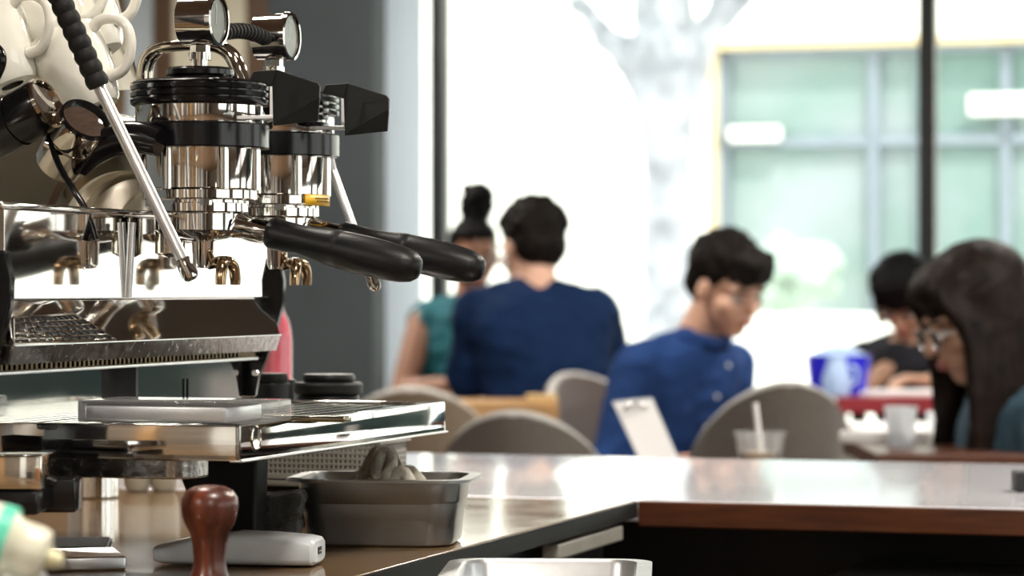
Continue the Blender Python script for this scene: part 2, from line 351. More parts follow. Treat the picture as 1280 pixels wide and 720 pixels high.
# ================================================================ COUNTERS
EX = .16; BY0 = .855; BY1 = 1.665; TH = .025
t = thing('worktop', 'glossy brown-grey work counter under the espresso machine', 'counter', CT)
MB().box((-1.2, -1.6, -.018), (EX-.003, BY0, 0)).build('work_surface', 'counter', t, bevel=.001)
MB().box((EX-.0025, -1.6, -.019), (EX, BY0-.001, -.0012)).build('black_edge', 'matte', t)
t = thing('bar_counter', 'long white glossy bar top with a brown wooden front edge', 'counter', CT)
MB().box((-1.2, BY0+.012, -TH), (3.6, BY1, 0)).build('bar_top', 'bar', t, bevel=.002)
MB().box((EX-.0, BY0, -TH-.004), (3.6, BY0+.0115, -.0005)).build('edge_band', 'barwood', t, bevel=.002)
MB().box((-1.2, BY0+.30, -TOP), (3.6, BY1-.05, -TH-.0005)).build('bar_base', 'dark', t, bevel=.003)
t = thing('work_cabinet', 'black cabinet carrying the work counter', 'cabinet', CT)
MB().box((-1.18, -1.58, -TOP), (EX-.04, BY0-.001, -.0185)).build('body', 'dark', t, bevel=.003)
MB().box((EX-.039, -1.5, -.60), (EX-.03, BY0-.1, -.12)).build('door', 'dark', t, bevel=.002)
# steel frame bracket below the counter edge
t = thing('steel_bracket', 'pale grey steel bracket under the counter corner', 'bracket', CT)
a = L(712, 684, -.0); 
q0 = Vector((EX+.012, .40, -.052)); q1 = Vector((EX+.012, .80, -.052))
MB().box((EX-.020, .55, -.040), (EX-.002, .80, -.0240)).build('rail', 'basket', t, bevel=.002)
MB().box((EX-.014, .55, -TOP), (EX-.002, .561, -.040)).build('post', 'basket', t, bevel=.002)
# lower prep shelf in the aisle, carrying the steel pan
t = thing('lower_shelf', 'dark steel shelf in the shadow under the bar', 'shelf', CT)
MB().box((EX+.20, BY0+.02, -.10), (3.4, BY0+.295, -.088)).build('shelf_board', 'pan', t, bevel=.003)
for x in (EX+.22, 3.35):
    for y in (BY0+.03, BY0+.25): MB().box((x, y, -TOP), (x+.03, y+.03, -.10)).build('leg', 'satin', t, bevel=.002)

# ================================================================ ESPRESSO MACHINE
mach = thing('espresso_machine', 'polished steel espresso machine with black capped brewing groups and gauges', 'espresso machine', CT)
Z = lambda y: 0.24 + (360 - y) / 1450.0           # height above the counter seen at group 1
SP = .167
def group_head(b):
    k = Vector((0, b, 0))
    g = MB().lathe(k, (0, 0, 1), [(Z(238), .044), (Z(236), .046), (Z(187), .047), (Z(155), .0555), (Z(133), .0555)], 64).build('group_head', 'chrome', mach)
    # columns on the cylinder
    for a in range(0, 360, 60):
        x, y = .0475*math.cos(math.radians(a+18)), .0475*math.sin(math.radians(a+18))
        MB().lathe(k+Vector((x, y, 0)), (0, 0, 1), [(Z(238), .0048), (Z(187), .0048)], 16).build('column', 'chrome', g)
    c = MB()
    pr = [(Z(134), .056), (Z(132), .059)]
    for i in range(3):
        z = Z(131)+i*.006; pr += [(z, .0595), (z+.0035, .0600), (z+.0042, .0570), (z+.0055, .0570)]
    pr += [(Z(105), .0595), (Z(102), .056), (Z(101), .03)]
    c.lathe(k, (0, 0, 1), pr, 72).build('ridged_cap', 'black', g)
    pr = [(Z(103), .028), (Z(100), .0295), (Z(97), .028), (Z(94), .0295), (Z(88), .0295), (Z(85), .027), (Z(84), .01)]
    MB().lathe(k, (0, 0, 1), pr, 48).build('top_cap', 'black', g)
    MB().lathe(k, (0, 0, 1), [(Z(187), .048), (Z(186.5), .0590), (Z(185), .0600), (Z(158), .0600), (Z(156), .0590), (Z(155), .0540)], 72).build('collar', 'black', g)
    MB().lathe(k, (0, 0, 1), [(Z(251), .038), (Z(250.5), .0485), (Z(249), .0495), (Z(239), .0495), (Z(237), .0485), (Z(236), .03)], 72).build('flange', 'chrome', g)
    MB().lathe(k, (0, 0, 1), [(Z(266), .036), (Z(265), .0415), (Z(255), .0415), (Z(254), .038), (Z(250), .038)], 64).build('bayonet_ring', 'chrome', g)
    # lower flange lugs
    for a in (-60, 60, 180): MB().lathe(k+Vector((.046*math.cos(math.radians(a)), .046*math.sin(math.radians(a)), 0)), (0, 0, 1), [(Z(258), .005), (Z(250), .005)], 6).build('bolt', 'chrome', g)
    # gauge
    zc = Z(26)
    gb = MB().lathe(k+Vector((-.016, 0, zc)), (1, 0, 0), [(0, .0195), (.001, .0208), (.029, .0212), (.0295, .0222), (.034, .0222), (.0345, .0195), (.031, .0190)], 56, cap=False)
    gb.lathe(k+Vector((-.016, 0, zc)), (1, 0, 0), [(0, .001), (.0001, .0195)], 56)
    gg = gb.build('pressure_gauge', 'chrome', mach)
    MB().lathe(k+Vector((.013, 0, zc)), (1, 0, 0), [(0, .0195), (.0015, .0195)], 48).build('dial', 'dial', gg)
    MB().lathe(k+Vector((.0165, 0, zc)), (1, 0, 0), [(0, .0192), (.0008, .0192)], 48).build('glass', 'glass', gg)
    MB().box(k+Vector((.0148, -.0006, zc-.003)), k+Vector((.0155, .0006, zc+.014))).build('needle', 'black', gg)
    st = MB().lathe(k, (0, 0, 1), [(Z(66), .0085), (Z(57), .0085), (Z(53), .006), (Z(46), .006)], 6)
    st.lathe(k, (0, 0, 1), [(Z(75), .0098), (Z(66), .0098)], 24).lathe(k, (0, 0, 1), [(Z(86), .0072), (Z(75), .0072)], 24)
    st.build('stem', 'chrome', gg)
    MB().lathe(k, (0, 0, 1), [(Z(100), .0135), (Z(86), .0125)], 6).build('stem_nut', 'black', gg)
    # paddle: bent black plate on the front of the cap
    pl = MB()
    off = Vector((0, b, 0))
    def q(px, py, dy=0.0):
        v = L(px, py, -.048+dy); return v + off
    A = [q(311, 100), q(317, 89), q(346, 87), q(396, 103), q(400, 108)]; B = [q(397, 151, -.012), q(341, 157, -.012), q(340, 107, 0)]
    outline = A+B
    vs = [p + Vector((0, 0, 0)) for p in outline]; n = len(vs)
    # crease runs from the lower-left corner to the middle of the right edge
    cr = q(399, 122, -.016)
    th = Vector((0, .003, 0))
    V = [outline[i] for i in range(5)] + [cr] + B
    cen = [q(341, 130, -.004)]
    pl.prism([V[0], V[1], V[2], V[8]], th)
    pl.prism([V[2], V[3], V[4], V[5], V[7], V[8]], th)
    pl.prism([V[5], V[6], V[7]], th)
    pl.build('paddle', 'matte', g, bevel=.0008)
    e0 = L(296, 147, -.046)+off; e1 = L(343, 147, -.046)+off
    MB().box((e0.x, e0.y-.001, e0.z-.0016), (e1.x, e0.y+.012, e0.z+.0016)).build('paddle_lever', 'satin', g, bevel=.0005)
    v0 = L(337, 108, -.044)+off; v1 = L(343, 146, -.044)+off
    MB().box((v0.x, v0.y, v1.z), (v0.x+.004, v0.y+.003, v0.z)).build('paddle_bracket', 'satin', g, bevel=.0004)
    return g
g1 = group_head(0); g2 = group_head(SP)
# black toothed block beside group 2's paddle
tb = MB()
for i in range(4): tb.box((.052, SP-.045, Z(150)+i*.0065), (.066, SP-.03, Z(150)+i*.0065+.004), bev=.0008)
tb.box((.05, SP-.044, Z(150)), (.060, SP-.031, Z(150)+.024)).build('toothed_block', 'black', g2)
# yellow label on group 2's flange
lb = MB(); rr = .0512; n = 10; vs = []; fs = []
for i in range(n+1):
    a = math.radians(-34 + i*58/n)
    for z in (Z(251.5), Z(237)): vs.append((rr*math.cos(a), SP+rr*math.sin(a), z))
for i in range(n): fs.append((2*i, 2*i+2, 2*i+3, 2*i+1))
o = lb.add(vs, fs).build('warning_label', 'yellow', g2); o['label'] = 'yellow label with small dark lettering'
s_ = o.modifiers.new('s', 'SOLIDIFY'); s_.thickness = .0004
for row, zz in enumerate((Z(242), Z(246))):
    ln = MB()
    for i in range(9):
        a = math.radians(-20+i*3.0+row*2)
        c_ = Vector(((rr+.0006)*math.cos(a), SP+(rr+.0006)*math.sin(a), zz))
        ln.box(c_-Vector((.0004, .0004, .0007)), c_+Vector((.0004, .0005, .0007)))
    ln.build('lettering', 'ink', g2)

# looping pipes behind gauge 1
for dx, dy in ((0, .03), (.006, .052)):
    pts = [L(px+dx*1300, py, dy) for px, py in ((177, 112), (177, 78), (190, 62), (215, 57), (262, 56), (283, 64), (294, 84), (301, 112))]
    MB().tube(pts, .0048, 16).build('water_pipe', 'chrome_warm', mach)
# ribbed black hose linking the gauges
pts = []
for i in range(15):
    t_ = i/14; pts.append(L(272+62*t_, 43-7*math.sin(t_*2.6)+10*t_*t_, .035+.11*t_))
h = MB().tube(pts, .0052, 14)
for i in range(1, 14):
    d_ = (pts[min(i+1, 14)]-pts[i-1]).normalized(); h.lathe(pts[i]-d_*.0022, d_, [(0, .0055), (.0010, .0073), (.0032, .0073), (.0044, .0055)], 14)
h.build('ribbed_hose', 'rubber', mach)
MB().tube([L(334, 52, .15), L(338, 75, .175), L(350, 88, .19), L(352, 110, .19)], .004).build('thin_pipe', 'black', mach)

# body, backsplash, shelf, side panels
XB = -.0505
NB = -.262; FB = .285
zt = .24+.0615
# backsplash
MB().box((XB-.012, NB, .24-.0085), (XB, FB, zt)).build('backsplash', 'mirror', mach, bevel=.0006)
MB().box((XB-.010, NB-.01, zt), (XB+.004, .06, zt+.0055), bev=.002).build('splash_rail', 'chrome', mach)
# lower sloping shelf panel with lip
za = .24-.0080; zb = .24-.0455; zc = .24-.0600
xs0 = XB-.004; xs1 = -.042
MB().prism([(xs0-.006, NB, za), (xs0, NB, za+.001), (xs1, NB, zb), (xs1-.006, NB, zb)], (0, FB-NB, 0)).build('sloping_panel', 'mirror', mach)
MB().box((xs0-.004, NB, za-.0006), (xs0+.0016, FB, za+.0018), bev=.0005).build('panel_seam', 'satin', mach)
MB().prism([(xs1-.012, NB, zc), (xs1-.004, NB, zc), (xs1+.001, NB, zb), (xs1-.012, NB, zb)], (0, FB-NB, 0)).build('front_lip', 'worn', mach)
MB().box((xs1-.0125, NB, zb), (xs1+.0015, FB, zb+.001)).build('lip_edge', 'satin', mach)
# grate on the sloping panel
def pan_pt(px, py):
    best = L(px, py, 0)
    lo, hi = -.4, .5
    # surface x as function of z
    for b in [NB + i*(FB-NB)/400 for i in range(401)]:
        v = L(px, py, b); k = (v.z-zb)/(za-zb); sx = xs1+(xs0-xs1)*k
        e = abs(v.x-sx)
        if b == NB or e < berr: best, berr = v, e
        if b == NB: berr = e
    return best + Vector((.0016, 0, 0))
gr = MB()
c00 = pan_pt(14, 398); c10 = pan_pt(90, 393); c11 = pan_pt(142, 424); c01 = pan_pt(14, 429)
def bl(u, v): return c00.lerp(c10, u).lerp(c01.lerp(c11, u), v)
for i in range(13): gr.tube([bl(i/12, 0), bl(i/12, 1)], .0006 if i not in (0, 12) else .0012, 8)
for j in range(6): gr.tube([bl(0, j/5), bl(1, j/5)], .0009 if j not in (0, 5) else .0013, 8)
gr.build('drain_grate', 'chrome', mach)
gr = MB().prism([bl(0, 0)-Vector((.0012, 0, 0)), bl(1, 0)-Vector((.0012, 0, 0)), bl(1, 1)-Vector((.0012, 0, 0)), bl(0, 1)-Vector((.0012, 0, 0))], (.0004, 0, 0)).build('recess_sheet', 'dark', mach)  # flat dark sheet in place of the shaded hollow behind the bars
# toothed brown strip below lip
st = MB()
for i in range(56): st.box((-.062, NB+.005+i*.0086, zc-.0052), (-.0565, NB+.009+i*.0086, zc-.0006))
st.box((-.07, NB, zc-.006), (-.062, FB, zc)); st.build('vent_strip', 'bronze', mach)
MB().box((-.0785, NB, zc-.009), (-.0600, FB-.01, zc-.006), bev=.0006).build('panel_seam', 'satin', mach)
# lower mirror panel
xm2 = -.0770
MB().prism([(xm2-.005, NB, .24-.118), (xm2, NB, .24-.118), (xm2, NB, zc-.008), (xm2-.005, NB, zc-.008)], (0, FB-.012-NB, 0)).build('lower_panel', 'mirror', mach)
# window slot and lever in lower panel
pA = L(231, 468, .12)
MB().box((xm2+.001, .13, .24-.112), (xm2+.006, .24, .24-.105), bev=.0006).build('slide_rail', 'dark', mach)
MB().box((xm2+.001, .141, .24-.112), (xm2+.003, .1425, .24-.083)).build('slide_pin', 'black', mach)
# body behind
MB().prism([(xs0-.006, 0, .24-.0066), (xs0-.006, 0, .24-.12), (-.40, 0, .24-.12), (-.40, 0, .24-.0066)], (0, .005, 0)).build('inner_wall', 'dark', mach)
MB().box((-.42, NB+.03, .24-.118), (-.083, FB-.01, .24+.055)).build('body', 'cream', mach, bevel=.01)
MB().prism([(-.09, .262, .24+.056), (-.16, .262, .24+.150), (-.42, .262, .24+.150), (-.42, .262, .24+.056)], (0, .02, 0)).build('upper_body', 'cream', mach, bevel=.008)
MB().box((-.43, .03, .24+.151), (-.125, FB+.0, .24+.158)).build('cup_shelf', 'brushed', mach, bevel=.002)
# side panels (black curved plates)
def side(b, name):
    pr = [(348, 322), (354, 350), (353, 378), (347, 400), (338, 432), (330, 452), (322, 470), (318, 496)]
    ps = [L(x, y, FB) for x, y in pr]
    poly = [(p.x, b, p.z) for p in ps] + [(-.17, b, ps[-1].z), (-.17, b, .24+.05), (-.09, b, ps[0].z+.0)]
    MB().prism(poly, (0, .009, 0)).build(name, 'black', mach, bevel=.002)
    for k, (x, y) in enumerate(((343, 391), (326, 466))):
        p = L(x-4, y, FB); MB().lathe((p.x-.002, b-.003, p.z), (0, 1, 0), [(0, .0028), (.003, .004)], 16).build('screw', 'chrome', mach)
side(FB, 'side_panel'); side(NB-.012, 'side_panel')
# ---- boiler seen end-on behind the backsplash
bc = L(158, 300, .20); R0 = .100
by = .20
bo = MB().lathe((-.154, by, bc.z), (0, 1, 0), [(0, .090), (0, .098), (.008, .098), (.010, .090), (.06, .090)], 72, cap=False).build('boiler', 'chrome_warm', mach)
cx = -.154
MB().lathe((cx, by-.004, bc.z), (0, 1, 0), [(.004, .092), (0, .090), (-.006, .084), (-.026, .064), (-.022, .062), (.004, .062)], 72, cap=False).build('boiler_ring', 'mirror', bo)
MB().lathe((cx, by+.002, bc.z), (0, 1, 0), [(0, .066), (-.002, .062), (.004, .058), (.006, .05), (.008, .001)], 72, cap=False).build('boiler_plate', 'chrome_warm', bo)
MB().lathe((cx+.018, by-.006, bc.z+.012), (0, 1, 0), [(.01, .034), (0, .034), (-.004, .030), (-.001, .024), (.002, .001)], 48, cap=False).build('inner_dome', 'chrome', bo)
for a in range(20, 180, 40):
    x = cx+.083*math.cos(math.radians(a)); z = bc.z+.083*math.sin(math.radians(a))
    MB().lathe((x, by-.010, z), (0, 1, 0), [(0, .002), (.001, .0035), (.008, .0035)], 12).build('bolt', 'chrome', bo)
# black hood over boiler and a thin black pipe
p0 = L(118, 205, -.07); 
MB().tube([L(100, 215, -.07), L(115, 190, -.07), L(140, 175, -.07), L(170, 170, -.07), L(200, 178, -.07)], [.006, .012, .014, .014, .012], 20).build('black_hood', 'black', mach)
MB().tube([L(62, 172, -.09), L(72, 205, -.10), L(90, 235, -.11), L(108, 262, -.11), L(120, 300, -.11)], .0028, 12).build('thin_pipe', 'black', mach)
MB().tube([L(58, 178, -.09), L(72, 186, -.09), L(84, 172, -.09), L(100, 172, -.09)], .004, 12).build('thin_pipe', 'chrome_warm', mach)
# knob cylinders with glass ends
def R3(n): # world direction to room frame
    return ROOM.to_3x3().inverted() @ Vector(n)
def housing(px, py, b, nrm, r, ln, m, rim):
    c = L(px, py, b); n = R3(nrm).normalized()
    hh = MB().lathe(c-n*ln, n, [(0, r*.9), (.004, r*.97), (ln*.55, r), (ln*.56, r*.94), (ln*.6, r*.94), (ln*.61, r), (ln-.003, r), (ln, r*.96), (ln-.001, r*.86)], 48).build('dial_housing', m, mach)
    MB().lathe(c-n*.001, n, [(0, r*.84), (.001, r*.84), (.004, r*.86), (.004, r*.94), (.001, r*.97)], 48, cap=False).build('rim', rim, hh)
    MB().lathe(c-n*.0005, n, [(0, r*.86), (.0007, r*.5), (.001, .0005)], 40).build('dial_face', 'mirror', hh)
housing(57, 129, -.10, (.83, -.35, .42), .0235, .07, 'black', 'chrome_warm')
housing(106, 151, -.085, (.48, -.60, .64), .0235, .055, 'chrome_warm', 'black')
MB().tube([L(-40, 40, -.12), L(-6, 60, -.12), L(2, 75, -.12), L(-10, 100, -.12)], .006).build('hose', 'black', mach)
# small lower drain pipes behind the glass
MB().tube([L(165, 278, -.04+.0), L(160, 372, -.04)], .0035, 12).build('thin_pipe', 'satin', mach)
# hot water spout between groups (short chrome tumbler shape)
c_ = L(200, 300, .08)
MB().lathe((-.030, .005, 0), (0, 0, 1), [(.24+.026, .006), (.24+.03, .0135), (.24+.062, .0135)], 32).build('tap_nozzle', 'chrome_warm', mach)
# ---- steam wands
def wand(pa, pb, pc, r, grip=True, name='steam_wand'):
    d_ = (pc-pb).normalized()
    w = MB().tube([pb, pc-d_*.018], r, 20)
    wo = w.build(name, 'satin', mach)
    MB().lathe(pc-d_*.019, d_, [(0, r), (.001, r*1.25), (.014, r*1.45), (.018, r*1.25), (.020, r*.6)], 24).build('wand_tip', 'chrome', wo)
    if grip:
        n = int((pb-pa).length/.0105); g_ = MB(); dd = (pb-pa)/n
        pr = []; st_ = dd.length
        for i in range(n):
            for k in range(8): pr.append((i*st_+k/8*st_, .0083+.0014*math.sin(math.pi*k/8)))
        pr.append((n*st_, .0083)); pr.append((n*st_+.0005, .005))
        g_.lathe(pa, dd, pr, 28).build('ribbed_grip', 'rubber', wo)
wand(L(62, -30, -.15), L(124, 108, -.13), L(240, 349, -.115), .0051)
wand(None, L(416, 214, SP+.10), L(470, 362, SP+.09), .0042, False)
MB().tube([L(416, 216, SP+.10), L(408, 180, SP+.10), L(400, 150, SP+.09), (0, SP+.05, Z(150))], .0042).build('thin_pipe', 'satin', mach)

# ---- lower drip tray
TX = .12; TB0 = -.195; TB1 = .303; TZ = .24-.108
def tray_outline(x0, x1, y0, y1, r, n=6):
    pts = [(x0, y0)]
    for cx_, cy_, a0 in ((x1-r, y0+r, -90), (x1-r, y1-r, 0)):
        for i in range(n+1):
            a = math.radians(a0+90*i/n); pts.append((cx_+r*math.cos(a), cy_+r*math.sin(a)))
    pts.append((x0, y1)); return pts
ol = tray_outline(-.40, TX, TB0, TB1, .004)
ir = tray_outline(-.074, TX-.006, TB0+.006, TB1-.006, .003)
tr = MB()
tr.prism([(x, y, TZ-.028) for x, y in ol], (0, 0, .004))
# rim walls
w_ = .005
tr.box((TX-w_, TB0, TZ-.028), (TX, TB1, TZ), bev=.0012)
tr.box((-.40, TB0, TZ-.028), (TX, TB0+w_, TZ), bev=.0012); tr.box((-.076, TB1-w_, TZ-.028), (TX, TB1, TZ), bev=.0012)
dtray = tr.build('drip_tray', 'mirror', mach)
MB().box((TX-.009, TB0, TZ-.0292), (TX+.0022, TB1+.002, TZ-.0275), bev=.0006).build('tray_edge', 'satin', dtray)
MB().lathe((TX+.0, TB0+.032, TZ-.0115), (1, 0, 0), [(0, .0105), (.0008, .0105), (.0012, .009), (.0007, .0085), (.0009, .001)], 32).build('round_plug', 'chrome_warm', dtray)
# grate: bars with holes
gt = MB(); gx0, gx1, gy0, gy1 = -.070, TX-.006, TB0+.008, TB1-.007
nb = 46
for i in range(nb+1):
    y = gy0+(gy1-gy0)*i/nb; gt.box((gx0, y-.0016, TZ-.0045), (gx1, y+.0016, TZ-.0022))
for i in range(11):
    x = gx0+(gx1-gx0)*i/10; gt.box((x-.0022, gy0, TZ-.0045), (x+.0022, gy1, TZ-.002))
gt.build('drip_grate', 'chrome', dtray)
# deeper drawer below left part of tray
MB().prism([(x, y, TZ-.0440) for x, y in tray_outline(-.40, .074, TB0+.004, TB0+.06, .02, 8)], (0, 0, .0165)).build('drawer', 'worn', dtray, bevel=.002)
# black tapering foot
def ft(px, b, z): 
    v = L(px, 600, b); return (v.x, b, z)
MB().add([(-.085, .10, .118), (.012, .10, .118), (.012, .13, .118), (-.085, .13, .118), (-.035, .10, 0), (.008, .10, 0), (.008, .13, 0), (-.035, .13, 0)],
         [(0, 1, 2, 3), (7, 6, 5, 4), (0, 4, 5, 1), (1, 5, 6, 2), (2, 6, 7, 3), (3, 7, 4, 0)]).build('foot', 'matte', mach, bevel=.004)
for x, y in ((-.33, -.12), (-.33, .22)): MB().lathe((x, y, 0), (0, 0, 1), [(0, .022), (.012, .022), (.015, .015), (.036, .015)], 32).build('foot', 'chrome', mach)

# ---- portafilters (lift out of the groups)
def portafilter(b, label, spin=0):
    t = thing('portafilter', label, 'portafilter', CT @ T(0, b, 0, spin), 'portafilters locked in the groups')
    MB().lathe((0, 0, 0), (0, 0, 1), [(Z(303), .004), (Z(302), .012), (Z(298), .026), (Z(291), .036), (Z(288), .0385), (Z(268), .0385), (Z(266), .0375)], 64).build('basket_holder', 'chrome', t)
    sp = MB().lathe((.004, -.002, 0), (0, 0, 1), [(Z(336), .003), (Z(335), .007), (Z(330), .0092), (Z(303), .0098), (Z(299), .0115)], 32).build('spout_stem', 'chrome', t)
    # forked spouts
    for sgn in (-1, 1):
        fk = MB()
        pts = [(.008, 0, Z(330)), (.019, sgn*.002, Z(327)), (.0245, sgn*.008, Z(327)), (.0262, sgn*.0135, Z(335)), (.0262, sgn*.0158, Z(347)), (.0262, sgn*.016, Z(356))]
        fk.tube(pts, [.005, .005, .0052, .0052, .0048, .0046], 16); fk.build('spout', 'bronze', t)
    dz = -.031/.135
    a0 = Vector((.034, 0, Z(281))); dr = Vector((1, 0, dz)).normalized()
    MB().lathe(a0, dr, [(0, .012), (.012, .0095), (.028, .0098), (.034, .0105)], 32).build('handle_neck', 'chrome', t)
    h0 = a0+dr*.031
    hp = [(0, .009), (.0005, .0125), (.004, .0140), (.014, .0132), (.03, .0128), (.046, .0140), (.058, .0158), (.064, .0163), (.0655, .0158), (.068, .0163), (.09, .0170), (.11, .0166), (.125, .0152), (.134, .0128), (.139, .0090), (.141, .0040), (.1412, .0005)]
    MB().lathe(h0, dr, hp, 48).build('handle', 'bpl', t)
portafilter(0, 'black handled portafilter in the nearer group, spouts over the tray')
portafilter(SP, 'black handled portafilter in the farther group beside the grey pillar', .03)

# ---- mugs stacked on the machine
def mug(name, label, mw, r=.034, h=.072):
    t = thing(name, label, 'mug', mw, 'white mugs stacked on the machine')
    MB().lathe((0, 0, 0), (0, 0, 1), [(0, r*.3), (.0, r*.62), (.004, r*.72), (h*.35, r*.9), (h*.7, r*.99), (h-.001, r*1.02), (h, r*1.0), (h-.001, r*.95), (h*.5, r*.85), (.006, r*.6), (.006, .001)], 48, cap=False).build('cup_body', 'white', t)
    MB().tube([(r*.9, 0, h*.86), (r*1.35, 0, h*.92), (r*1.95, 0, h*.72), (r*1.85, 0, h*.42), (r*1.3, 0, h*.20), (r*.85, 0, h*.24)], [.0055, .0048, .0045, .0045, .0048, .0055], 16).build('handle', 'white', t)
    return t
mugs = [
 (-3, 60, -.03, -24, -12, 'white mug at the left edge of the picture, handle loop towards the black dial'),
 (58, 20, .02, -26, 0, 'white mug behind the ribbed black grip, top of the stack'),
 (20, 5, .09, -22, 30, 'white mug at the top left corner, behind the other mugs'),
 (105, 22, .05, -26, -8, 'white mug with its handle near the top of the steel plate'),
 (98, 92, .00, -28, -10, 'white mug low in the stack beside the ribbed black grip'),
 (52, 95, .05, -20, 10, 'white mug just above the black dial housing'),
 (125, 110, .09, -15, -20, 'white mug lowest in the stack, next to the looping pipes'),
]
for px, py, b, ti, rz, lab in mugs:
    c = L(px, py, b)
    if lab.startswith('white mug lowest'): continue
    m_ = CT @ Matrix.Translation(c) @ Matrix.Rotation(math.radians(ti), 4, 'Y') @ Matrix.Rotation(math.radians(rz), 4, 'Z') @ Matrix.Translation((0, 0, -.036))
    mug('mug', lab, m_)
# leaning polished plate behind the mugs
a0 = L(146, -8, .12); a1 = L(174, 112, .12)
MB().prism([a0, a1, L(-60, 118, .12), L(-60, -60, .12), L(130, -60, .12)], (0, .004, 0)).build('rear_plate', 'mirror', mach)

# ================================================================ THINGS ON THE COUNTER
# scale / glass topped steel slab on the tray
sl = thing('drip_scale', 'flat steel and clear plastic slab lying on the drip tray', 'scale', CT)
s0 = L(98, 531, TB0+.010); s1 = L(324, 531, TB0+.010)
sx0, sx1, sy0, sy1 = s0.x, s1.x-.004, TB0+.008, TB0+.088
MB().box((sx0+.005, sy0+.002, TZ+.001), (sx1-.024, sy1-.004, TZ+.0150), bev=.0025).build('base', 'satin', sl)
MB().box((sx0, sy0, TZ+.0005), (sx1, sy1, TZ+.018), bev=.0015).build('clear_cover', 'cupglass', sl)
MB().box((sx0+.004, sy0+.001, TZ+.0152), (sx1-.02, sy1-.003, TZ+.0168)).build('rubber_strip', 'dark', sl)
# flat bar lying on the grate
k = thing('flat_spatula', 'dull olive flat metal bar lying on the drip grate', 'spatula', CT)
b0_ = L(325, 521, -.10); b1_ = L(434, 519, -.10)
MB().box((b0_.x-.05, -.105, TZ-.001), (b1_.x, -.088, TZ+.004), bev=.0018).build('blade', mat('olive_steel', (.30, .28, .20), .2, 1, noise_scale=20, noise_amt=.2), k)
MB().box((b0_.x-.05, -.104, TZ-.0022), (b1_.x-.03, -.090, TZ-.001)).build('underside_rib', 'dark', k)

# perforated basket on a container under the tray
CB = Matrix.Translation((0, 0, 0))
BB = .41; bx0 = L(318, 590, BB).x; bx1 = L(470, 590, BB).x; bz0 = L(316, 592, BB).z; bz1 = L(316, 556, BB).z+.004
def lattice(mb, p0, du, dv, nu, nv, r):
    for i in range(nu+1):
        a = p0+du*(i/nu); mb.tube([a, a+dv], r, 6, 0)
    for j in range(nv+1):
        a = p0+dv*(j/nv); mb.tube([a, a+du], r, 6, 0)
bk = thing('perforated_basket', 'grey perforated plastic basket under the drip tray', 'basket', CT)
Wd = .085
mb = MB(); lattice(mb, Vector((bx0, BB, bz0)), Vector((bx1-bx0, 0, 0)), Vector((0, 0, bz1-bz0)), 26, 6, .0016); mb.build('front_mesh', 'basket', bk)
mb = MB(); lattice(mb, Vector((bx1, BB, bz0)), Vector((0, Wd, 0)), Vector((0, 0, bz1-bz0)), 18, 6, .0016); mb.build('side_mesh', 'basket', bk)
mb = MB(); lattice(mb, Vector((bx0, BB+Wd, bz0)), Vector((bx1-bx0, 0, 0)), Vector((0, 0, bz1-bz0)), 26, 6, .0016); mb.build('back_mesh', 'basket', bk)
MB().box((bx0+.004, BB+.006, bz0), (bx1-.004, BB+Wd-.004, bz1-.012), bev=.002).build('dark_core', 'dark', bk)  # added dark box, puts shade into the holes of the mesh
mb = MB().box((bx0-.003, BB-.003, bz1-.002), (bx1+.005, BB+.003, bz1+.003), bev=.001).box((bx1-.002, BB-.003, bz1-.002), (bx1+.006, BB+Wd+.003, bz1+.003), bev=.001).box((bx0-.003, BB+Wd-.003, bz1-.002), (bx1+.005, BB+Wd+.003, bz1+.003), bev=.001).box((bx0-.003, BB-.003, bz1-.002), (bx0+.003, BB+Wd, bz1+.003), bev=.001)
mb.box((bx0-.002, BB-.003, bz0-.004), (bx1+.003, BB+Wd, bz0)); mb.build('rim', 'basket', bk)
cn = thing('storage_container', 'dark grey container with a pale rim beneath the perforated basket', 'container', CT)
MB().box((bx0-.0, BB+.005, 0), (bx1+.02, BB+Wd, bz0-.012), bev=.004).build('body', 'matte', cn)
MB().box((bx0-.004, BB-.002, bz0-.012), (bx1+.024, BB+Wd+.01, bz0-.005), bev=.002).build('rim', 'basket', cn)

# steel gastronorm pan
def pan(name, label, cat, mw, wx, wy, h, rim=.010, m='pan', lab_group=None):
    t = thing(name, label, cat, mw)
    def rr_(x, y, r, z, n=7):
        pts = []
        for cx_, cy_, a0 in ((x-r, y-r, 0), (-x+r, y-r, 90), (-x+r, -y+r, 180), (x-r, -y+r, 270)):
            for i in range(n+1):
                a = math.radians(a0+90*i/n); pts.append(Vector((cx_+r*math.cos(a), cy_+r*math.sin(a), z)))
        return pts
    X = wx/2; Y = wy/2
    outs = [rr_(X*.86, Y*.86, .022, 0), rr_(X*.90, Y*.90, .024, .002), rr_(X*.915, Y*.915, .024, .008), rr_(X*.945, Y*.945, .024, h*.60), rr_(X*.955, Y*.955, .024, h*.63), rr_(X*.985, Y*.985, .024, h*.68), rr_(X, Y, .024, h-.003), rr_(X+.002, Y+.002, .024, h-.0012), rr_(X+rim, Y+rim, .03, h-.001), rr_(X+rim+.001, Y+rim+.001, .03, h-.002), rr_(X+rim+.001, Y+rim+.001, .03, h+.0005), rr_(X, Y, .024, h+.0008), rr_(X-.002, Y-.002, .022, h-.003), rr_(X*.96, Y*.96, .022, h*.6), rr_(X*.90, Y*.90, .022, .01), rr_(X*.84, Y*.84, .02, .004)]
    MB().rings(outs).build('pan_body', m, t); return t
pc = P(478, 688, 2.66); pc.z = TOP
PM = Matrix.Translation((pc.x, pc.y+.055, TOP+.0005)) @ Matrix.Rotation(math.radians(-6), 4, 'Z')
pan('steel_pan', 'deep grey steel food pan with a folded rim holding a cloth', 'pan', PM, .152, .115, .0620)
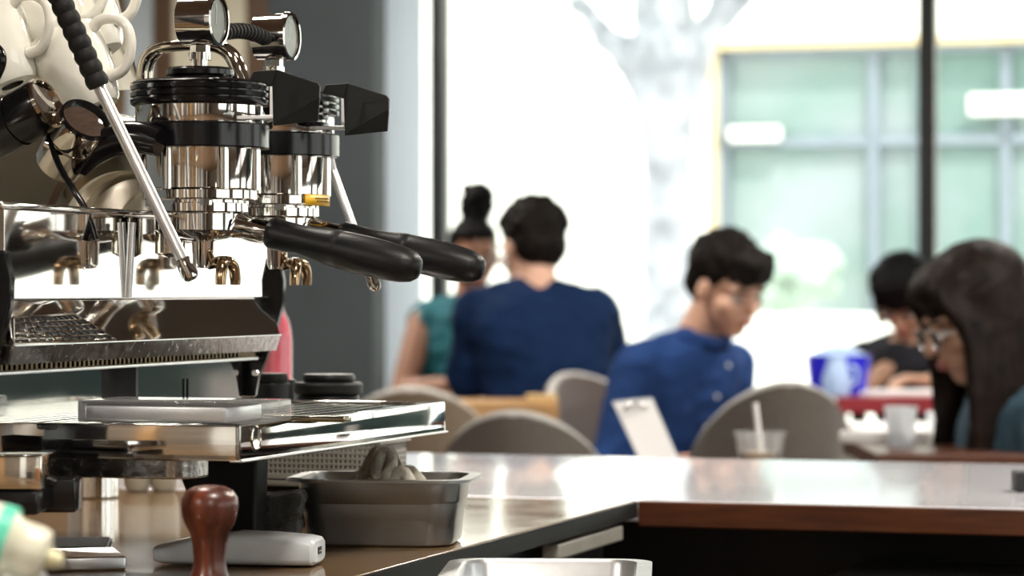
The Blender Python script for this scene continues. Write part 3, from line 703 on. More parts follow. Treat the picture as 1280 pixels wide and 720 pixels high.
# cloth in the pan
def pile(mb, c, R, Hh, k, seed, tw=1.2, sx=1.0):
    nu, nv = 40, 120; vs = []; fs = []
    for i in range(nu+1):
        u = i/nu
        for j in range(nv):
            a = 2*math.pi*j/nv; n1 = noise.noise(Vector((math.cos(a)*1.3, math.sin(a)*1.3, seed+u*1.2)))
            f = math.sin(k*a+tw*4*u+4*n1); g = abs(f)**.6*math.copysign(1, f)
            r_ = R*u*(1+.10*g+.15*n1)
            z = Hh*(1-u**1.7)*(1+.20*g*min(1, u*3)) + .0035*g*u
            n2 = noise.noise(Vector((r_*math.cos(a), r_*math.sin(a), z))*160+Vector((seed, 0, 0)))
            vs.append((c[0]+r_*math.cos(a)*sx, c[1]+r_*math.sin(a)+.10*z, c[2]+z+n2*.0015))
    for i in range(nu):
        for j in range(nv): fs.append((i*nv+j, i*nv+(j+1) % nv, (i+1)*nv+(j+1) % nv, (i+1)*nv+j))
    mb.add(vs, fs)
def cw(px, py, dy=0): return P(px, py, pc.y+.055+dy)
cl = MB()
c_ = cw(478, 615); pile(cl, (c_.x, c_.y, c_.z), .033, .040, 6, 1.7, .9, .8)
c_ = cw(503, 615); pile(cl, (c_.x, c_.y-.012, c_.z), .030, .024, 7, 4.2, 1.5)
c_ = cw(462, 615); pile(cl, (c_.x, c_.y-.010, c_.z), .026, .020, 6, 8.2, 1.5)
cl.tube([cw(472, 606, -.03), cw(470, 585, -.028), cw(477, 567, -.02), cw(487, 566, -.02), cw(491, 578, -.025), cw(486, 592, -.035), cw(480, 606, -.035)], [.006, .0065, .0065, .006, .0055, .006, .006], 12, 2)
cl.tube([cw(488, 606, -.035), cw(496, 590, -.035), cw(506, 590, -.035), cw(514, 606, -.035)], [.006, .006, .006, .006], 12, 2)
o = cl.build('cleaning_cloth', 'cloth', sharp=80, warp=crumple(120, .0016) if 0 else None)
tag(o, 'crumpled grey cleaning cloth sitting in the steel pan', 'cloth')
# dark grey layered stack behind
def crumple(sc, amt):
    def f(p):
        n_ = noise.noise_vector(p*sc); n2_ = noise.noise_vector(p*sc*2.7); return p+n_*amt+n2_*amt*.45
    return f
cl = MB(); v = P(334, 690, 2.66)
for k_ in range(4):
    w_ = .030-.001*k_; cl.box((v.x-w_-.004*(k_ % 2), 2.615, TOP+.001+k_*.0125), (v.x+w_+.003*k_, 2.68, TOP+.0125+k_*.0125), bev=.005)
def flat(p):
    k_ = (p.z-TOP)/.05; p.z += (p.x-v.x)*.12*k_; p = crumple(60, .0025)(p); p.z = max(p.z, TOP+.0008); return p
o = cl.build('dark_stack', 'stack_dark', voxel=.0022, smooth_it=2, warp=flat)
tag(o, 'dark grey stack of soft layers between the wooden tamper and the steel pan', 'cloth')

# white handheld device
dv = thing('white_device', 'white handheld plastic device with a small port in its end', 'device', Matrix.Translation((P(300, 703, 2.50).x, 2.50, TOP)) @ Matrix.Rotation(math.radians(-9), 4, 'Z'))
def dev():
    rs = []
    for x, hw, hh, zc_ in ((-.072, .018, .004, .010), (-.0715, .022, .0065, .010), (-.066, .026, .0085, .0100), (-.04, .030, .0115, .0125), (0, .031, .0140, .0150), (.03, .031, .0135, .0145), (.060, .029, .0125, .0135), (.068, .027, .0115, .0130), (.0705, .023, .0090, .0130)):
        r = []
        for i in range(32):
            a = 2*math.pi*i/32; c_, s_ = math.cos(a), math.sin(a)
            e = .45
            r.append(Vector((x, hw*math.copysign(abs(c_)**e, c_), zc_+hh*math.copysign(abs(s_)**e, s_))))
        rs.append(r)
    return MB().rings(rs)
dev().build('shell', 'plastic', dv)
MB().box((.0700, -.006, .0105), (.0712, .006, .0165)).build('port', 'dark', dv)
MB().box((.0708, -.004, .0125), (.0715, .004, .0135)).build('port_tongue', 'satin', dv)

# wooden tamper
tp = P(262, 720, 2.10)
tm = thing('tamper', 'coffee tamper with a round reddish wooden handle', 'tamper', Matrix.Translation((tp.x, 2.10, TOP)))
s = 3600/2.10
def zy(y): return .24-(y-360)/s
MB().lathe((0, 0, 0), (0, 0, 1), [(zy(722), .0145), (zy(712), .0125), (zy(700), .0118), (zy(680), .0125), (zy(666), .0142), (zy(655), .0180), (zy(645), .0200), (zy(632), .0210), (zy(622), .0203), (zy(613), .0170), (zy(608), .0110), (zy(606.5), .005), (zy(606.2), .0003)], 56).build('handle', 'knob', tm)
MB().lathe((0, 0, 0), (0, 0, 1), [(0, .0285), (.001, .029), (.010, .029), (.012, .027), (.016, .018), (.022, .0155), (zy(722), .0148)], 56).build('base', 'chrome', tm)

# bottle in left foreground
bp_ = P(30, 700, 1.55); s = 3600/1.55
bm_ = Matrix.Translation((P(12, 0, 1.55).x, 1.55, TOP))
bt = thing('squeeze_bottle', 'cream plastic bottle lying in the lower left corner, nozzle to the right', 'bottle', bm_)
c0 = P(6, 690, 1.55); 
def wl(px, py, y=0): v = P(px, py, 1.55+y); return Vector((v.x-bm_.translation.x, y, v.z-TOP))
ax = (wl(70, 700)-wl(5, 680)); 
ln_ = ax.length; o_ = wl(5, 680)-ax.normalized()*.045
MB().lathe(o_, ax, [(0, .01), (.001, .018), (.004, .0205), (.040, .0205), (.047, .019), (.050, .0165), (.052, .0135), (.056, .013)], 48).build('body', 'bottle', bt)
MB().lathe(o_+ax.normalized()*.050, ax, [(0, .0150), (.001, .0155), (.014, .0150), (.018, .0135), (.020, .006)], 40).build('cap', 'bottle', bt)
MB().lathe(o_+ax.normalized()*.068, ax, [(0, .006), (.003, .0052), (.009, .0042), (.010, .003)], 24).build('nozzle', 'nozzle', bt)
MB().lathe(o_+ax.normalized()*.012, ax, [(.028, .0208), (.036, .0208)], 48, cap=False).build('green_band', 'green', bt)
# prop: dark tray under it
fb = thing('bottle_rack', 'dark steel rack in the lower left corner under the cream bottle', 'rack', Matrix.Translation((P(12, 0, 1.55).x, 1.55, TOP)))
zb_ = o_.z-.0215+.0
MB().box((-.09, -.03, zb_-.02), (.012, .05, zb_-.012), bev=.001).build('board', 'satin', fb)
MB().box((-.085, -.02, 0), (-.06, .04, zb_-.012), bev=.001).build('post', 'dark', fb)
ob = thing('orange_lid', 'round orange lid at the left edge behind the cream bottle', 'lid', Matrix.Translation((P(-8, 0, 1.7).x, 1.7, TOP)))
zt_ = .24-(634-360)/3600*1.7
MB().lathe((0, 0, 0), (0, 0, 1), [(0, .014), (zt_-.006, .014), (zt_-.002, .013), (zt_, .008)], 32).build('lid_top', 'orange', ob)
# steel plate and dark mat in the lower left
pl_ = P(95, 712, 2.15)
t = thing('steel_plate', 'small bright steel plate lying at the bottom left of the counter', 'plate', Matrix.Translation((P(100, 0, 2.48).x, 2.48, TOP)) @ Matrix.Rotation(.25, 4, 'Z'))
MB().box((-.035, -.04, .0002), (.035, .05, .012), bev=.002).build('plate_body', 'satin', t)
t = thing('grip_mat', 'black ribbed mat lying behind the small steel plate', 'mat', Matrix.Translation((P(86, 0, 2.66).x, 2.68, TOP)) @ Matrix.Rotation(.1, 4, 'Z'))
mb = MB().box((-.04, -.06, .0002), (.035, .05, .003), bev=.001)
for i in range(10): mb.box((-.038, -.055+i*.0105, .003), (.033, -.051+i*.0105, .0045))
mb.build('mat_body', 'rubber', t)

# chrome tray on a black bracket at left edge
t = thing('grinder_chute', 'steel chute on a black bracket jutting in at the left edge', 'chute', Matrix.Translation((P(0, 0, 2.15).x, 2.15, TOP)))
def wq(px, py, dd=2.15): v = P(px, py, dd); return Vector((v.x-P(0, 0, 2.15).x, dd-2.15, v.z-TOP))
a_ = wq(-60, 612); b_ = wq(52, 569)
MB().box((a_.x, 0, a_.z), (b_.x, .07, b_.z), bev=.0015).build('chute', 'chrome', t)
a_ = wq(-60, 648, 2.17); b_ = wq(80, 604, 2.17)
MB().box((a_.x, .075, a_.z), (b_.x, .11, b_.z), bev=.002).build('bracket', 'black', t)
MB().box((a_.x, .0, a_.z+.004), (b_.x-.017, .075, wq(0, 614).z), bev=.002).build('bracket', 'black', t)
MB().box((a_.x-.05, 0, 0), (a_.x, .11, b_.z+.1), bev=.003).build('column', 'black', t)

# chrome pot and cream bowls behind the machine
cp = P(117, 619, 3.3)
t = thing('steel_pot', 'small steel pot standing on the counter behind the machine', 'pot', Matrix.Translation((cp.x, 3.3, TOP)))
MB().lathe((0, 0, 0), (0, 0, 1), [(0, .026), (.002, .029), (.04, .029), (.042, .027)], 48).build('pot_body', 'chrome', t)
MB().lathe((0, 0, .042), (0, 0, 1), [(0, .030), (.003, .030), (.012, .012), (.016, .004)], 48).build('pot_lid', 'chrome', t)
for px_, lab in ((172, 'cream bowl behind the machine, beside the steel pot'), (205, 'cream bowl behind the machine, beside the black foot')):
    v = P(px_, 612, 3.40)
    t = thing('cream_bowl', lab, 'bowl', Matrix.Translation((v.x, 3.40, TOP)), 'cream bowls behind the machine')
    MB().lathe((0, 0, 0), (0, 0, 1), [(0, .008), (.001, .012), (.008, .016), (.03, .0175), (.055, .0185), (.055, .0165), (.01, .012)], 40, cap=True).build('bowl_body', 'cream', t)

# black lids and boxes behind the tray, pink bottle
def stack(px, w, ys, d, lab, nm):
    v = P(px, 500, d); s = 3600/d
    t = thing(nm, lab, 'container', Matrix.Translation((v.x, d, TOP)))
    prev = 0
    zt = .24-(ys[-1]-360)/s
    for i, (y0, y1, ww) in enumerate(zip(ys[:-1], ys[1:], w)):
        z0 = .24-(y0-360)/s if i else 0; z1 = .24-(y1-360)/s
        MB().lathe((0, 0, 0), (0, 0, 1), [(z0, ww/s*.96), (z0+.002, ww/s), (z1-.003, ww/s), (z1-.0005, ww/s*.95)], 48).build('tub' if i == 0 else 'lid', 'bpl' if i % 2 == 0 else 'matte', t)
stack(411, (38, 43, 33), (700, 492, 477, 467), 3.0, 'black round tub with stacked lids behind the drip tray', 'black_tub')
stack(340, (24, 20), (700, 478, 466), 2.95, 'black round canister behind the end of the machine', 'black_canister')
stack(358, (12,), (700, 474), 3.05, 'narrow black jar between the canister and the stacked lids', 'black_jar')
v = P(346, 470, 3.4); s = 3600/3.4
t = thing('pink_bottle', 'bright pink bottle with a clear side behind the machine', 'bottle', Matrix.Translation((v.x, 3.4, TOP)))
zz = lambda y: .24-(y-360)/s
MB().lathe((0, 0, 0), (0, 0, 1), [(0, .014), (.002, .0165), (zz(425), .0165), (zz(405), .0135), (zz(390), .0065), (zz(385), .006)], 40).build('liquid', 'pink', t)
MB().lathe((0, 0, 0), (0, 0, 1), [(0, .016), (.001, .0185), (zz(425), .0185), (zz(403), .0155), (zz(385), .008), (zz(368), .0072)], 40).build('glass', 'cupglass', t)

# steel pan bottom centre
v = P(690, 712, 2.45)
zt = H-(699-360)/3600*2.52
pan('steel_insert', 'shallow bright steel insert pan at the bottom edge of the picture', 'pan', Matrix.Translation((.03, 2.43, zt-.06)) @ Matrix.Rotation(math.radians(-3), 4, 'Z'), .150, .16, .06, .012, 'satin')
t = thing('insert_stand', 'dark steel stand holding the bright insert pan', 'stand', Matrix.Translation((.03, 2.43, 0)))
MB().box((-.06, -.07, zt-.09), (.06, .07, zt-.061), bev=.003).build('tray', 'brushed', t)
MB().box((-.02, -.02, 0), (.02, .02, zt-.09), bev=.002).build('post', 'dark', t)
# small dark thing on bar at right edge
v = P(1279, 618, 3.35)
t = thing('napkin_holder', 'small dark block on the bar at the right edge', 'holder', Matrix.Translation((v.x+.02, 3.40, TOP)))
MB().box((-.022, -.02, 0), (.03, .02, .024), bev=.002).build('holder_body', 'dark', t)

# ================================================================ FURNITURE
def table(name, label, x0, x1, y0, y1, top, th, m, mleg='frame', rz=0):
    cx_, cy_ = (x0+x1)/2, (y0+y1)/2
    t = thing(name, label, 'table', T(cx_, cy_, 0, rz))
    hx, hy = (x1-x0)/2, (y1-y0)/2
    MB().box((-hx, -hy, top-th), (hx, hy, top)).build('table_top', m, t, bevel=.004)
    for sx in (-1, 1):
        for sy in (-1, 1):
            MB().box((sx*(hx-.07)-.02, sy*(hy-.07)-.02, 0), (sx*(hx-.07)+.02, sy*(hy-.07)+.02, top-th)).build('leg', mleg, t, bevel=.003)
    return t
def chair(px, ytop, d, yaw, label, fab='fabric', wid=.43, hgt=None):
    ztop = H-(ytop-360)/3600*d
    v = P(px, 0, d)
    t = thing('cafe_chair', label, 'chair', Matrix.Translation((v.x, d, 0)) @ Matrix.Rotation(math.radians(yaw), 4, 'Z'), 'grey upholstered cafe chairs')
    # shell: back at y=0, seat toward +y (front)
    hw = wid/2; zs = .43; n = 28; rows = []; edge = []
    def outl(t_):                          # half width of the back as a function of height fraction
        return hw*(1-max(0, (t_-.25)/.75)**2.6)**.5 if t_ < 1 else 0
    mb = MB(); pip = MB(); K = 18; front = []; back = []
    for j in range(K+1):
        u = 1-(1-j/K)**1.7; z = zs+(ztop-zs)*u; w = max(outl(u), .012); rF = []
        for i in range(n+1):
            x = -w+2*w*i/n; y = .16*(x/hw)**2 - .05*(1-u)*0 - .07*u
            rF.append(Vector((x, y, z)))
        front.append(rF)
    vs = []; fs = []
    for r in front: vs += r
    for j in range(K):
        for i in range(n): a = j*(n+1)+i; fs.append((a, a+1, a+n+2, a+n+1))
    o = MB().add(vs, fs).build('backrest', fab, t)
    s_ = o.modifiers.new('s', 'SOLIDIFY'); s_.thickness = .035; s_.offset = 0
    sb = o.modifiers.new('b', 'BEVEL'); sb.width = .01; sb.segments = 3
    pts = [r[0] for r in front] + [r[-1] for r in reversed(front)]
    MB().tube(pts, .010, 10, 1).build('piping', 'piping', t)
    MB().box((-hw, -.02, zs-.05), (hw, .42, zs+.02)).build('seat', fab, t, bevel=.03)
    for sx in (-1, 1):
        for y0_, y1_ in ((.04, -.02), (.36, .42)): MB().tube([(sx*hw*.7, y0_, zs-.05), (sx*hw*.95, y1_, 0)], [.016, .010], 12).build('leg', 'frame', t)
    return t
chair(648, 517, 5.6, -8, 'grey upholstered chair nearest the bar, low dome behind the steel tray', 'fabric', .37)
chair(976, 480, 6.1, 8, 'grey upholstered chair behind the plastic cup with the straw', 'fabric', .375)
chair(736, 470, 7.5, 222, 'dark brown chair with pale piping behind the man in the blue shirt', 'fabric_b', .44)
chair(515, 487, 6.8, 0, 'tan upholstered chair partly hidden behind the drip tray', 'fabric_t', .42)
# tables
table('wooden_table', 'light wooden table between the bar and the man in navy', P(527, 0, 7.05).x, P(697, 0, 7.05).x, 6.93, 7.2, H-.276, .06, 'tabwood')
table('cafe_table', 'small table behind the bar, under the plastic cup', P(745, 0, 5).x, P(1010, 0, 5).x, 4.75, 5.2, .75, .03, 'darkwood')
table('dark_table', 'dark brown table in front of the long haired woman', P(1080, 0, 5.4).x, P(1330, 0, 5.4).x, 5.2, 5.75, H-.300, .03, 'darkwood')
table('red_table', 'dark red table with papers in front of the black haired person', P(1040, 0, 8).x, P(1260, 0, 8).x, 7.9, 8.5, H-.30, .045, 'red', 'dgreen')
t = table('white_table', 'white table between the red table and the dark brown table', P(1070, 0, 6.8).x, P(1300, 0, 6.8).x, 6.7, 7.1, H-.33, .07, 'paper')
table('window_table', 'wooden table between the bun haired woman and the man in navy', P(500, 0, 8.9).x, P(720, 0, 8.9).x, 8.75, 9.05, H-.33, .03, 'tabwood')
# pieces of pale wood on table
for px_, c_, lab in ((668, 'yellow', 'pale wooden block on the light wooden table, left of the pair'), (686, 'tabwood', 'pale wooden block on the light wooden table, right of the pair')):
    v = P(px_, 0, 7.0)
    o = MB().box((-.02, -.012, 0), (.02, .012, .018), bev=.003).build('wooden_block', mat('pale_wood', (.62, .45, .22), .5, noise_scale=9, noise_amt=.2), mw=Matrix.Translation((v.x, 7.0, H-.276)))
    tag(o, lab, 'block', 'pale wooden blocks')
# plastic cup with straw
def cup(px, ybot, ytop, d, wpx, label, straw=False, m='cupglass', drink=True, zbase=.75):
    s = 3600/d; v = P(px, 0, d); zt_ = H-(ytop-360)/s; hh = zt_-zbase; r = wpx/2/s
    t = thing('drinking_cup', label, 'cup', Matrix.Translation((v.x, d, zbase)))
    if m == 'curtain': MB().lathe((0, 0, 0), (0, 0, 1), [(0, .001), (0, r*.72), (.003, r*.75), (hh-.004, r*.97), (hh-.003, r*1.03), (hh, r*1.03)], 40, cap=False).build('cup_wall', m, t)
    else: MB().lathe((0, 0, 0), (0, 0, 1), [(0, r*.3), (0, r*.72), (.003, r*.75), (hh-.004, r*.97), (hh-.003, r*1.03), (hh, r*1.03), (hh, r*.97), (hh-.004, r*.94), (.006, r*.72), (.006, .001)], 40, cap=False).build('cup_wall', m, t)
    if drink: MB().lathe((0, 0, .007), (0, 0, 1), [(0, r*.70), (hh*.38, r*.8)], 40).build('drink', 'coffee', t)
    if straw: MB().tube([(.004, 0, .01), (-.008, 0, hh+.05)], .0045, 12).build('straw', 'paper', t)
cup(950, 575, 540, 4.95, 64, 'clear plastic cup of iced coffee with a white straw', True)
cup(1126, 565, 508, 5.42, 42, 'white paper cup on the dark table near the long haired woman', m='curtain', drink=False, zbase=H-.300)
cup(1176, 560, 515, 6.75, 36, 'white paper cup on the white table, half hidden by long hair', m='curtain', drink=False, zbase=H-.33)
# clipboard
t = thing('clipboard', 'white clipboard leaning on the table beside the plastic cup', 'clipboard', I4)
q = [P(765, 502, 5.0), P(815, 497, 5.0), P(855, 590, 5.0), P(805, 590, 5.0)]
q[2].y -= .03; q[3].y -= .03
MB().prism(q, (0, .004, 0)).build('board', 'plastic', t)
q2 = [a.lerp(sum(q, Vector())/4, .06)+Vector((0, -.001, 0)) for a in q]
MB().prism(q2, (0, -.0008, 0)).build('paper_sheet', 'paper', t)
MB().tube([P(780, 512, 4.99), P(785, 506, 4.985), P(803, 504, 4.985), P(808, 509, 4.99)], .0028, 10).build('clip', 'satin', t)
# blue things on the red table
t = thing('blue_tub', 'bright blue plastic tub on the red table', 'tub', Matrix.Translation((P(1048, 0, 8.1).x, 8.1, H-.30)))
s = 3600/8.1
MB().lathe((0, 0, 0), (0, 0, 1), [(0, .075), (.002, .08), (.11, .092), (.112, .094), (.112, .086), (.02, .07)], 40).build('tub_wall', 'blue', t)
MB().lathe((.0, 0, .112), (0, 0, 1), [(0, .08), (.012, .06), (.03, .02)], 40).build('tub_cover', 'bluew', t)
t = thing('white_jug', 'pale blue jug in front of the blue tub', 'jug', Matrix.Translation((P(1046, 0, 7.97).x, 7.97, H-.30)))
MB().lathe((0, 0, 0), (0, 0, 1), [(0, .03), (.003, .036), (.05, .040), (.09, .028), (.10, .024), (.11, .026)], 40).build('jug_body', 'bluew', t)
MB().tube([(.034, 0, .085), (.058, 0, .08), (.056, 0, .04), (.036, 0, .03)], .005).build('handle', 'bluew', t)
o = MB().box((-.15, -.08, 0), (.17, .08, .012), bev=.002).build('paper_stack', 'paper', mw=Matrix.Translation((P(1120, 0, 8.1).x, 8.12, H-.30)))
tag(o, 'stack of white papers on the red table', 'papers')
o = MB().box((-.07, -.03, 0), (.10, .03, .02), bev=.002).build('folded_paper', 'paper', mw=Matrix.Translation((P(1098, 0, 5.6).x, 5.62, H-.300)))
tag(o, 'folded white paper beside the white paper cup', 'paper')

# ================================================================ PEOPLE
def person(label, px, d, seat, yaw, sc, lean, curve, side, hp, hy, hr, arms, skin, shirt, hairf, hairm, sleeves='short', legs=True, neck=.0, extra=None, shm=None, bulk=1.0):
    """local frame: faces +y, origin on the floor below the hips"""
    base = Matrix.Translation((P(px, 0, d).x, d, 0)) @ Matrix.Rotation(math.radians(yaw), 4, 'Z')
    t = thing('person', label, 'person', base)
    def B(x, y, z):                       # bend: z above the seat
        z_ = z*sc; return Vector((x*sc+side*z_, y*sc+math.sin(lean)*z_+curve*z_*z_, seat+z_*math.cos(lean)))
    prof = [(-.03, .14, .11), (.03, .172, .125), (.10, .170, .125), (.20, .140, .108), (.30, .150, .115), (.39, .168, .120), (.46, .180, .112), (.505, .178, .095), (.535, .140, .078), (.56, .085, .062), (.585, .058, .055)]
    def loft(mb, infl, lo=0, hi=len(prof), sh=1.0):
        rs = []
        for z, rx, ry in prof[lo:hi]:
            r = []
            for i in range(36):
                a = 2*math.pi*i/36; c_, s_ = math.cos(a), math.sin(a)
                r.append(B((rx*bulk+infl)*math.copysign(abs(c_)**.85, c_), (ry*bulk+infl)*math.copysign(abs(s_)**.85, s_)-.01, z))
            rs.append(r)
        mb.rings(rs); return mb
    nk = B(0, .0, .575); 
    HM = Matrix.Translation(B(0, .03, .715+neck)) @ Matrix.Rotation(math.radians(hy), 4, 'Z') @ Matrix.Rotation(math.radians(hp), 4, 'X') @ Matrix.Rotation(math.radians(hr), 4, 'Y') @ Matrix.Scale(sc, 4)
    body = MB(); loft(body, -.006)
    body.cap(B(0, -.005, .54), .056*sc, HM @ Vector((0, -.025, -.045)), .052*sc)
    H_ = lambda c, r: body.ell(c, r, HM)
    H_((0, -.012, .032), (.074, .094, .084)); H_((0, .022, -.030), (.060, .066, .072)); H_((0, .052, -.084), (.030, .030, .024)); H_((0, .050, -.05), (.042, .042, .036))
    body.cap(HM @ Vector((0, .088, .012)), .008*sc, HM @ Vector((0, .104, -.022)), .0125*sc)
    H_((.033, .070, .026), (.024, .014, .008)); H_((-.033, .070, .026), (.024, .014, .008)); H_((.038, .055, -.02), (.026, .026, .022)); H_((-.038, .055, -.02), (.026, .026, .022))
    H_((.076, -.004, -.008), (.010, .018, .030)); H_((-.076, -.004, -.008), (.010, .018, .030)); H_((0, .086, -.052), (.022, .010, .011))
    shp = MB(); loft(shp, .010, 0, 10)
    for sgn in (-1, 1):
        for mb_, q_ in ((body, -.008), (shp, .008)): mb_.cap(B(sgn*.03, -.015, .525), (.055+q_)*sc, B(sgn*.150*bulk, -.005, .490), (.058+q_)*sc)
    for sgn, elb, hand in arms:
        sh = B(sgn*.158, -.005, .495); e = Vector(elb); h = Vector(hand)
        body.cap(sh, .050*sc, e, .036*sc); body.cap(e, .038*sc, h, .026*sc)
        dd = (h-e).normalized(); x_, y_, z_ = frame_of(dd)
        up = Vector((0, 0, 1)); sd = dd.cross(up).normalized() if abs(dd.z) < .9 else Vector((1, 0, 0)); nn = sd.cross(dd)
        pm = h+dd*.05*sc
        body.rings([[h+dd*(k_*sc)+sd*(w_*sc*math.cos(a))+nn*(hh_*sc*math.sin(a)) for a in [2*math.pi*i/20 for i in range(20)]] for k_, w_, hh_ in ((-.01, .024, .022), (.02, .032, .018), (.05, .040, .015), (.085, .040, .014), (.095, .034, .010))])
        for f_, (o_, l_) in enumerate(((-.029, .066), (-.010, .076), (.010, .072), (.029, .056))):
            a_ = h+dd*.085*sc+sd*o_*sc; b_ = a_+(dd*.9-nn*.35)*l_*.5*sc; c_ = b_+(dd*.5-nn*.85)*l_*.5*sc
            body.cap(a_, .0092*sc, b_, .0085*sc); body.cap(b_, .0085*sc, c_, .0075*sc)
        a_ = h+dd*.025*sc-sd*.028*sc*sgn; b_ = a_+(dd*.6-sd*sgn*.75-nn*.2)*.035*sc; c_ = b_+(dd*.9-nn*.4)*.030*sc
        body.cap(a_, .012*sc, b_, .010*sc); body.cap(b_, .010*sc, c_, .008*sc)
        if sleeves == 'short':
            m_ = sh.lerp(e, .72); shp.cap(sh, .066*sc, m_, .060*sc)
        elif sleeves == 'roll':
            shp.cap(sh, .064*sc, e, .052*sc); shp.cap(e, .052*sc, e.lerp(h, .25), .046*sc)
        elif sleeves == 'long':
            shp.cap(sh, .064*sc, e, .050*sc); shp.cap(e, .050*sc, e.lerp(h, .93), .038*sc)
    # legs
    ft_ = MB(); tr_ = MB()
    for sgn in (-1, 1):
        hip = Vector((sgn*.09*sc, .02, seat+.06*sc)); kn = Vector((sgn*.13*sc, .44*sc, seat+.05)); an = Vector((sgn*.12*sc, .42*sc, .09))
        body.cap(hip, .072*sc, kn, .050*sc); body.cap(kn, .05*sc, an, .036*sc); body.cap(an, .036*sc, an+Vector((0, .13*sc, -.05)), .030*sc)
        tr_.cap(hip, .088*sc, kn, .064*sc); tr_.cap(kn, .064*sc, an+Vector((0, 0, .03)), .052*sc)
        ft_.ell(an+Vector((0, .06*sc, -.048)), (.048*sc, .135*sc, .042))
    tr_.ell(Vector((0, .0, seat+.05*sc)), (.175*sc, .14*sc, .10*sc))
    bo_ = body.build('body', skin, t, voxel=.0065, smooth_it=4)
    w1 = crumple(9, .010); w2 = crumple(26, .004)
    shp.build('shirt', shirt, t, voxel=.009, smooth_it=6, warp=lambda p: w2(w1(p)))
    tr_.build('trousers', 'trousers', t, voxel=.012, smooth_it=5, warp=crumple(9, .008))
    ft_.build('shoes', 'shoe', t, voxel=.01, smooth_it=3)
    for sg in (-1, 1):
        MB().ell((sg*.031, .0765, .004), (.014, .0125, .0075), HM, 20, 12).build('eye', 'eye', t)
        MB().ell((sg*.031, .0855, .002), (.0062, .0045, .0062), HM, 16, 10).build('iris', 'iris', t)
        MB().tube([HM @ Vector((sg*.014, .0935, .024)), HM @ Vector((sg*.032, .0915, .030)), HM @ Vector((sg*.050, .0795, .024))], .0032*sc, 8).build('eyebrow', 'hair_b', t)
    MB().ell((0, .0935, -.049), (.021, .006, .0045), HM, 20, 10).ell((0, .0935, -.057), (.018, .0065, .0055), HM, 20, 10).build('lips', 'lips', t)
    hb = MB(); hairf(hb, HM, B)
    hb.build('hair', hairm, t, voxel=.006, smooth_it=3, warp=lambda p: crumple(34, .006 if hairm != 'hair_l' else .002)(p))
    if extra: extra(t, HM, B, sc)
    return t

def hair_bun(mb, M_, B):
    mb.ell((0, -.030, .045), (.084, .092, .082), M_); mb.ell((0, -.055, .0), (.075, .07, .075), M_)
    mb.ell((0, .030, .088), (.070, .055, .030), M_)
    mb.ell((-.01, -.045, .150), (.056, .054, .045), M_); mb.ell((-.014, -.045, .200), (.052, .05, .042), M_); mb.ell((-.005, -.04, .115), (.05, .05, .04), M_)
    for i in range(14):
        a = i*.9; mb.ell((-.01+.045*math.cos(a), -.045+.04*math.sin(a), .15+.005*i), .018, M_)
def hair_short(mb, M_, B, top=1.0, curl=.020, front=True):
    mb.ell((0, -.026, .048), (.086, .098, .084), M_); mb.ell((0, -.055, .0), (.078, .062, .068), M_)
    if front: mb.ell((0, .042, .085), (.070, .055, .034), M_)
    rnd = random.Random(5)
    for i in range(70):
        a = rnd.uniform(0, 6.28); e = rnd.uniform(.0, 1.5)
        p = Vector((.082*math.cos(a)*math.cos(e), -.024+.092*math.sin(a)*math.cos(e), .052+.082*math.sin(e)))
        if p.y > .045 and p.z < .075: continue
        mb.ell(p, rnd.uniform(curl*.6, curl), M_, 10, 7)
def hair_fringe(mb, M_, B):
    hair_short(mb, M_, B, curl=.010)
    for i in range(9):
        x = -.058+i*.0145; mb.cap(M_ @ Vector((x, .062, .10)), .015, M_ @ Vector((x*1.08, .094-abs(x)*.35, .048+.008*math.sin(i*2))), .009)
def hair_bob(mb, M_, B):
    mb.ell((0, -.022, .045), (.090, .104, .090), M_)
    for i in range(34):
        a = math.radians(-200+i*220/33); x, y = .083*math.cos(a), -.015+.090*math.sin(a)
        mb.cap(M_ @ Vector((x*.9, y*.9, .075)), .018, M_ @ Vector((x*1.06, y*1.05, -.10)), .012)
    for i in range(8):
        x = -.055+i*.0155; mb.cap(M_ @ Vector((x, .055, .105)), .016, M_ @ Vector((x, .092-abs(x)*.3, .045)), .008)
def hair_long(mb, M_, B):
    mb.ell((0, -.022, .045), (.092, .106, .092), M_); mb.ell((0, .02, .08), (.078, .076, .045), M_)
    O = M_.translation; S = M_.to_scale().x
    for i in range(64):
        a = math.radians(-215+i*252/63); x, y = .082*math.cos(a), -.014+.088*math.sin(a)
        p0 = M_ @ Vector((x*.95, y*.95, .06)); p1 = M_ @ Vector((x*1.12, y*1.10, -.07))
        j = noise.noise(Vector((i*.7, 0, 0)))
        p2 = O + Vector((x*1.30, y*.80+.015+.02*j, -.20))*S
        p3 = O + Vector((x*1.35+.01*j, y*.55+.03+.02*j, -.335+.05*j))*S
        if math.sin(a) > .45:                  # strands beside the face stay behind the cheek
            continue
        mb.tube([p0, p1, p2, p3], [.019*S, .018*S, .016*S, .006*S], 10, 2)
    for sg in (-1, 1):
        for k_ in range(4):
            mb.tube([M_ @ Vector((sg*.02, .05-.01*k_, .115)), M_ @ Vector((sg*.066, .078-.02*k_, .07)), M_ @ Vector((sg*.089, .050-.018*k_, 0)), O+Vector((sg*.112, .035-.018*k_, -.14))*S, O+Vector((sg*.112, .03-.018*k_, -.29))*S], [.012*S, .015*S, .015*S, .014*S, .005*S], 10, 2)

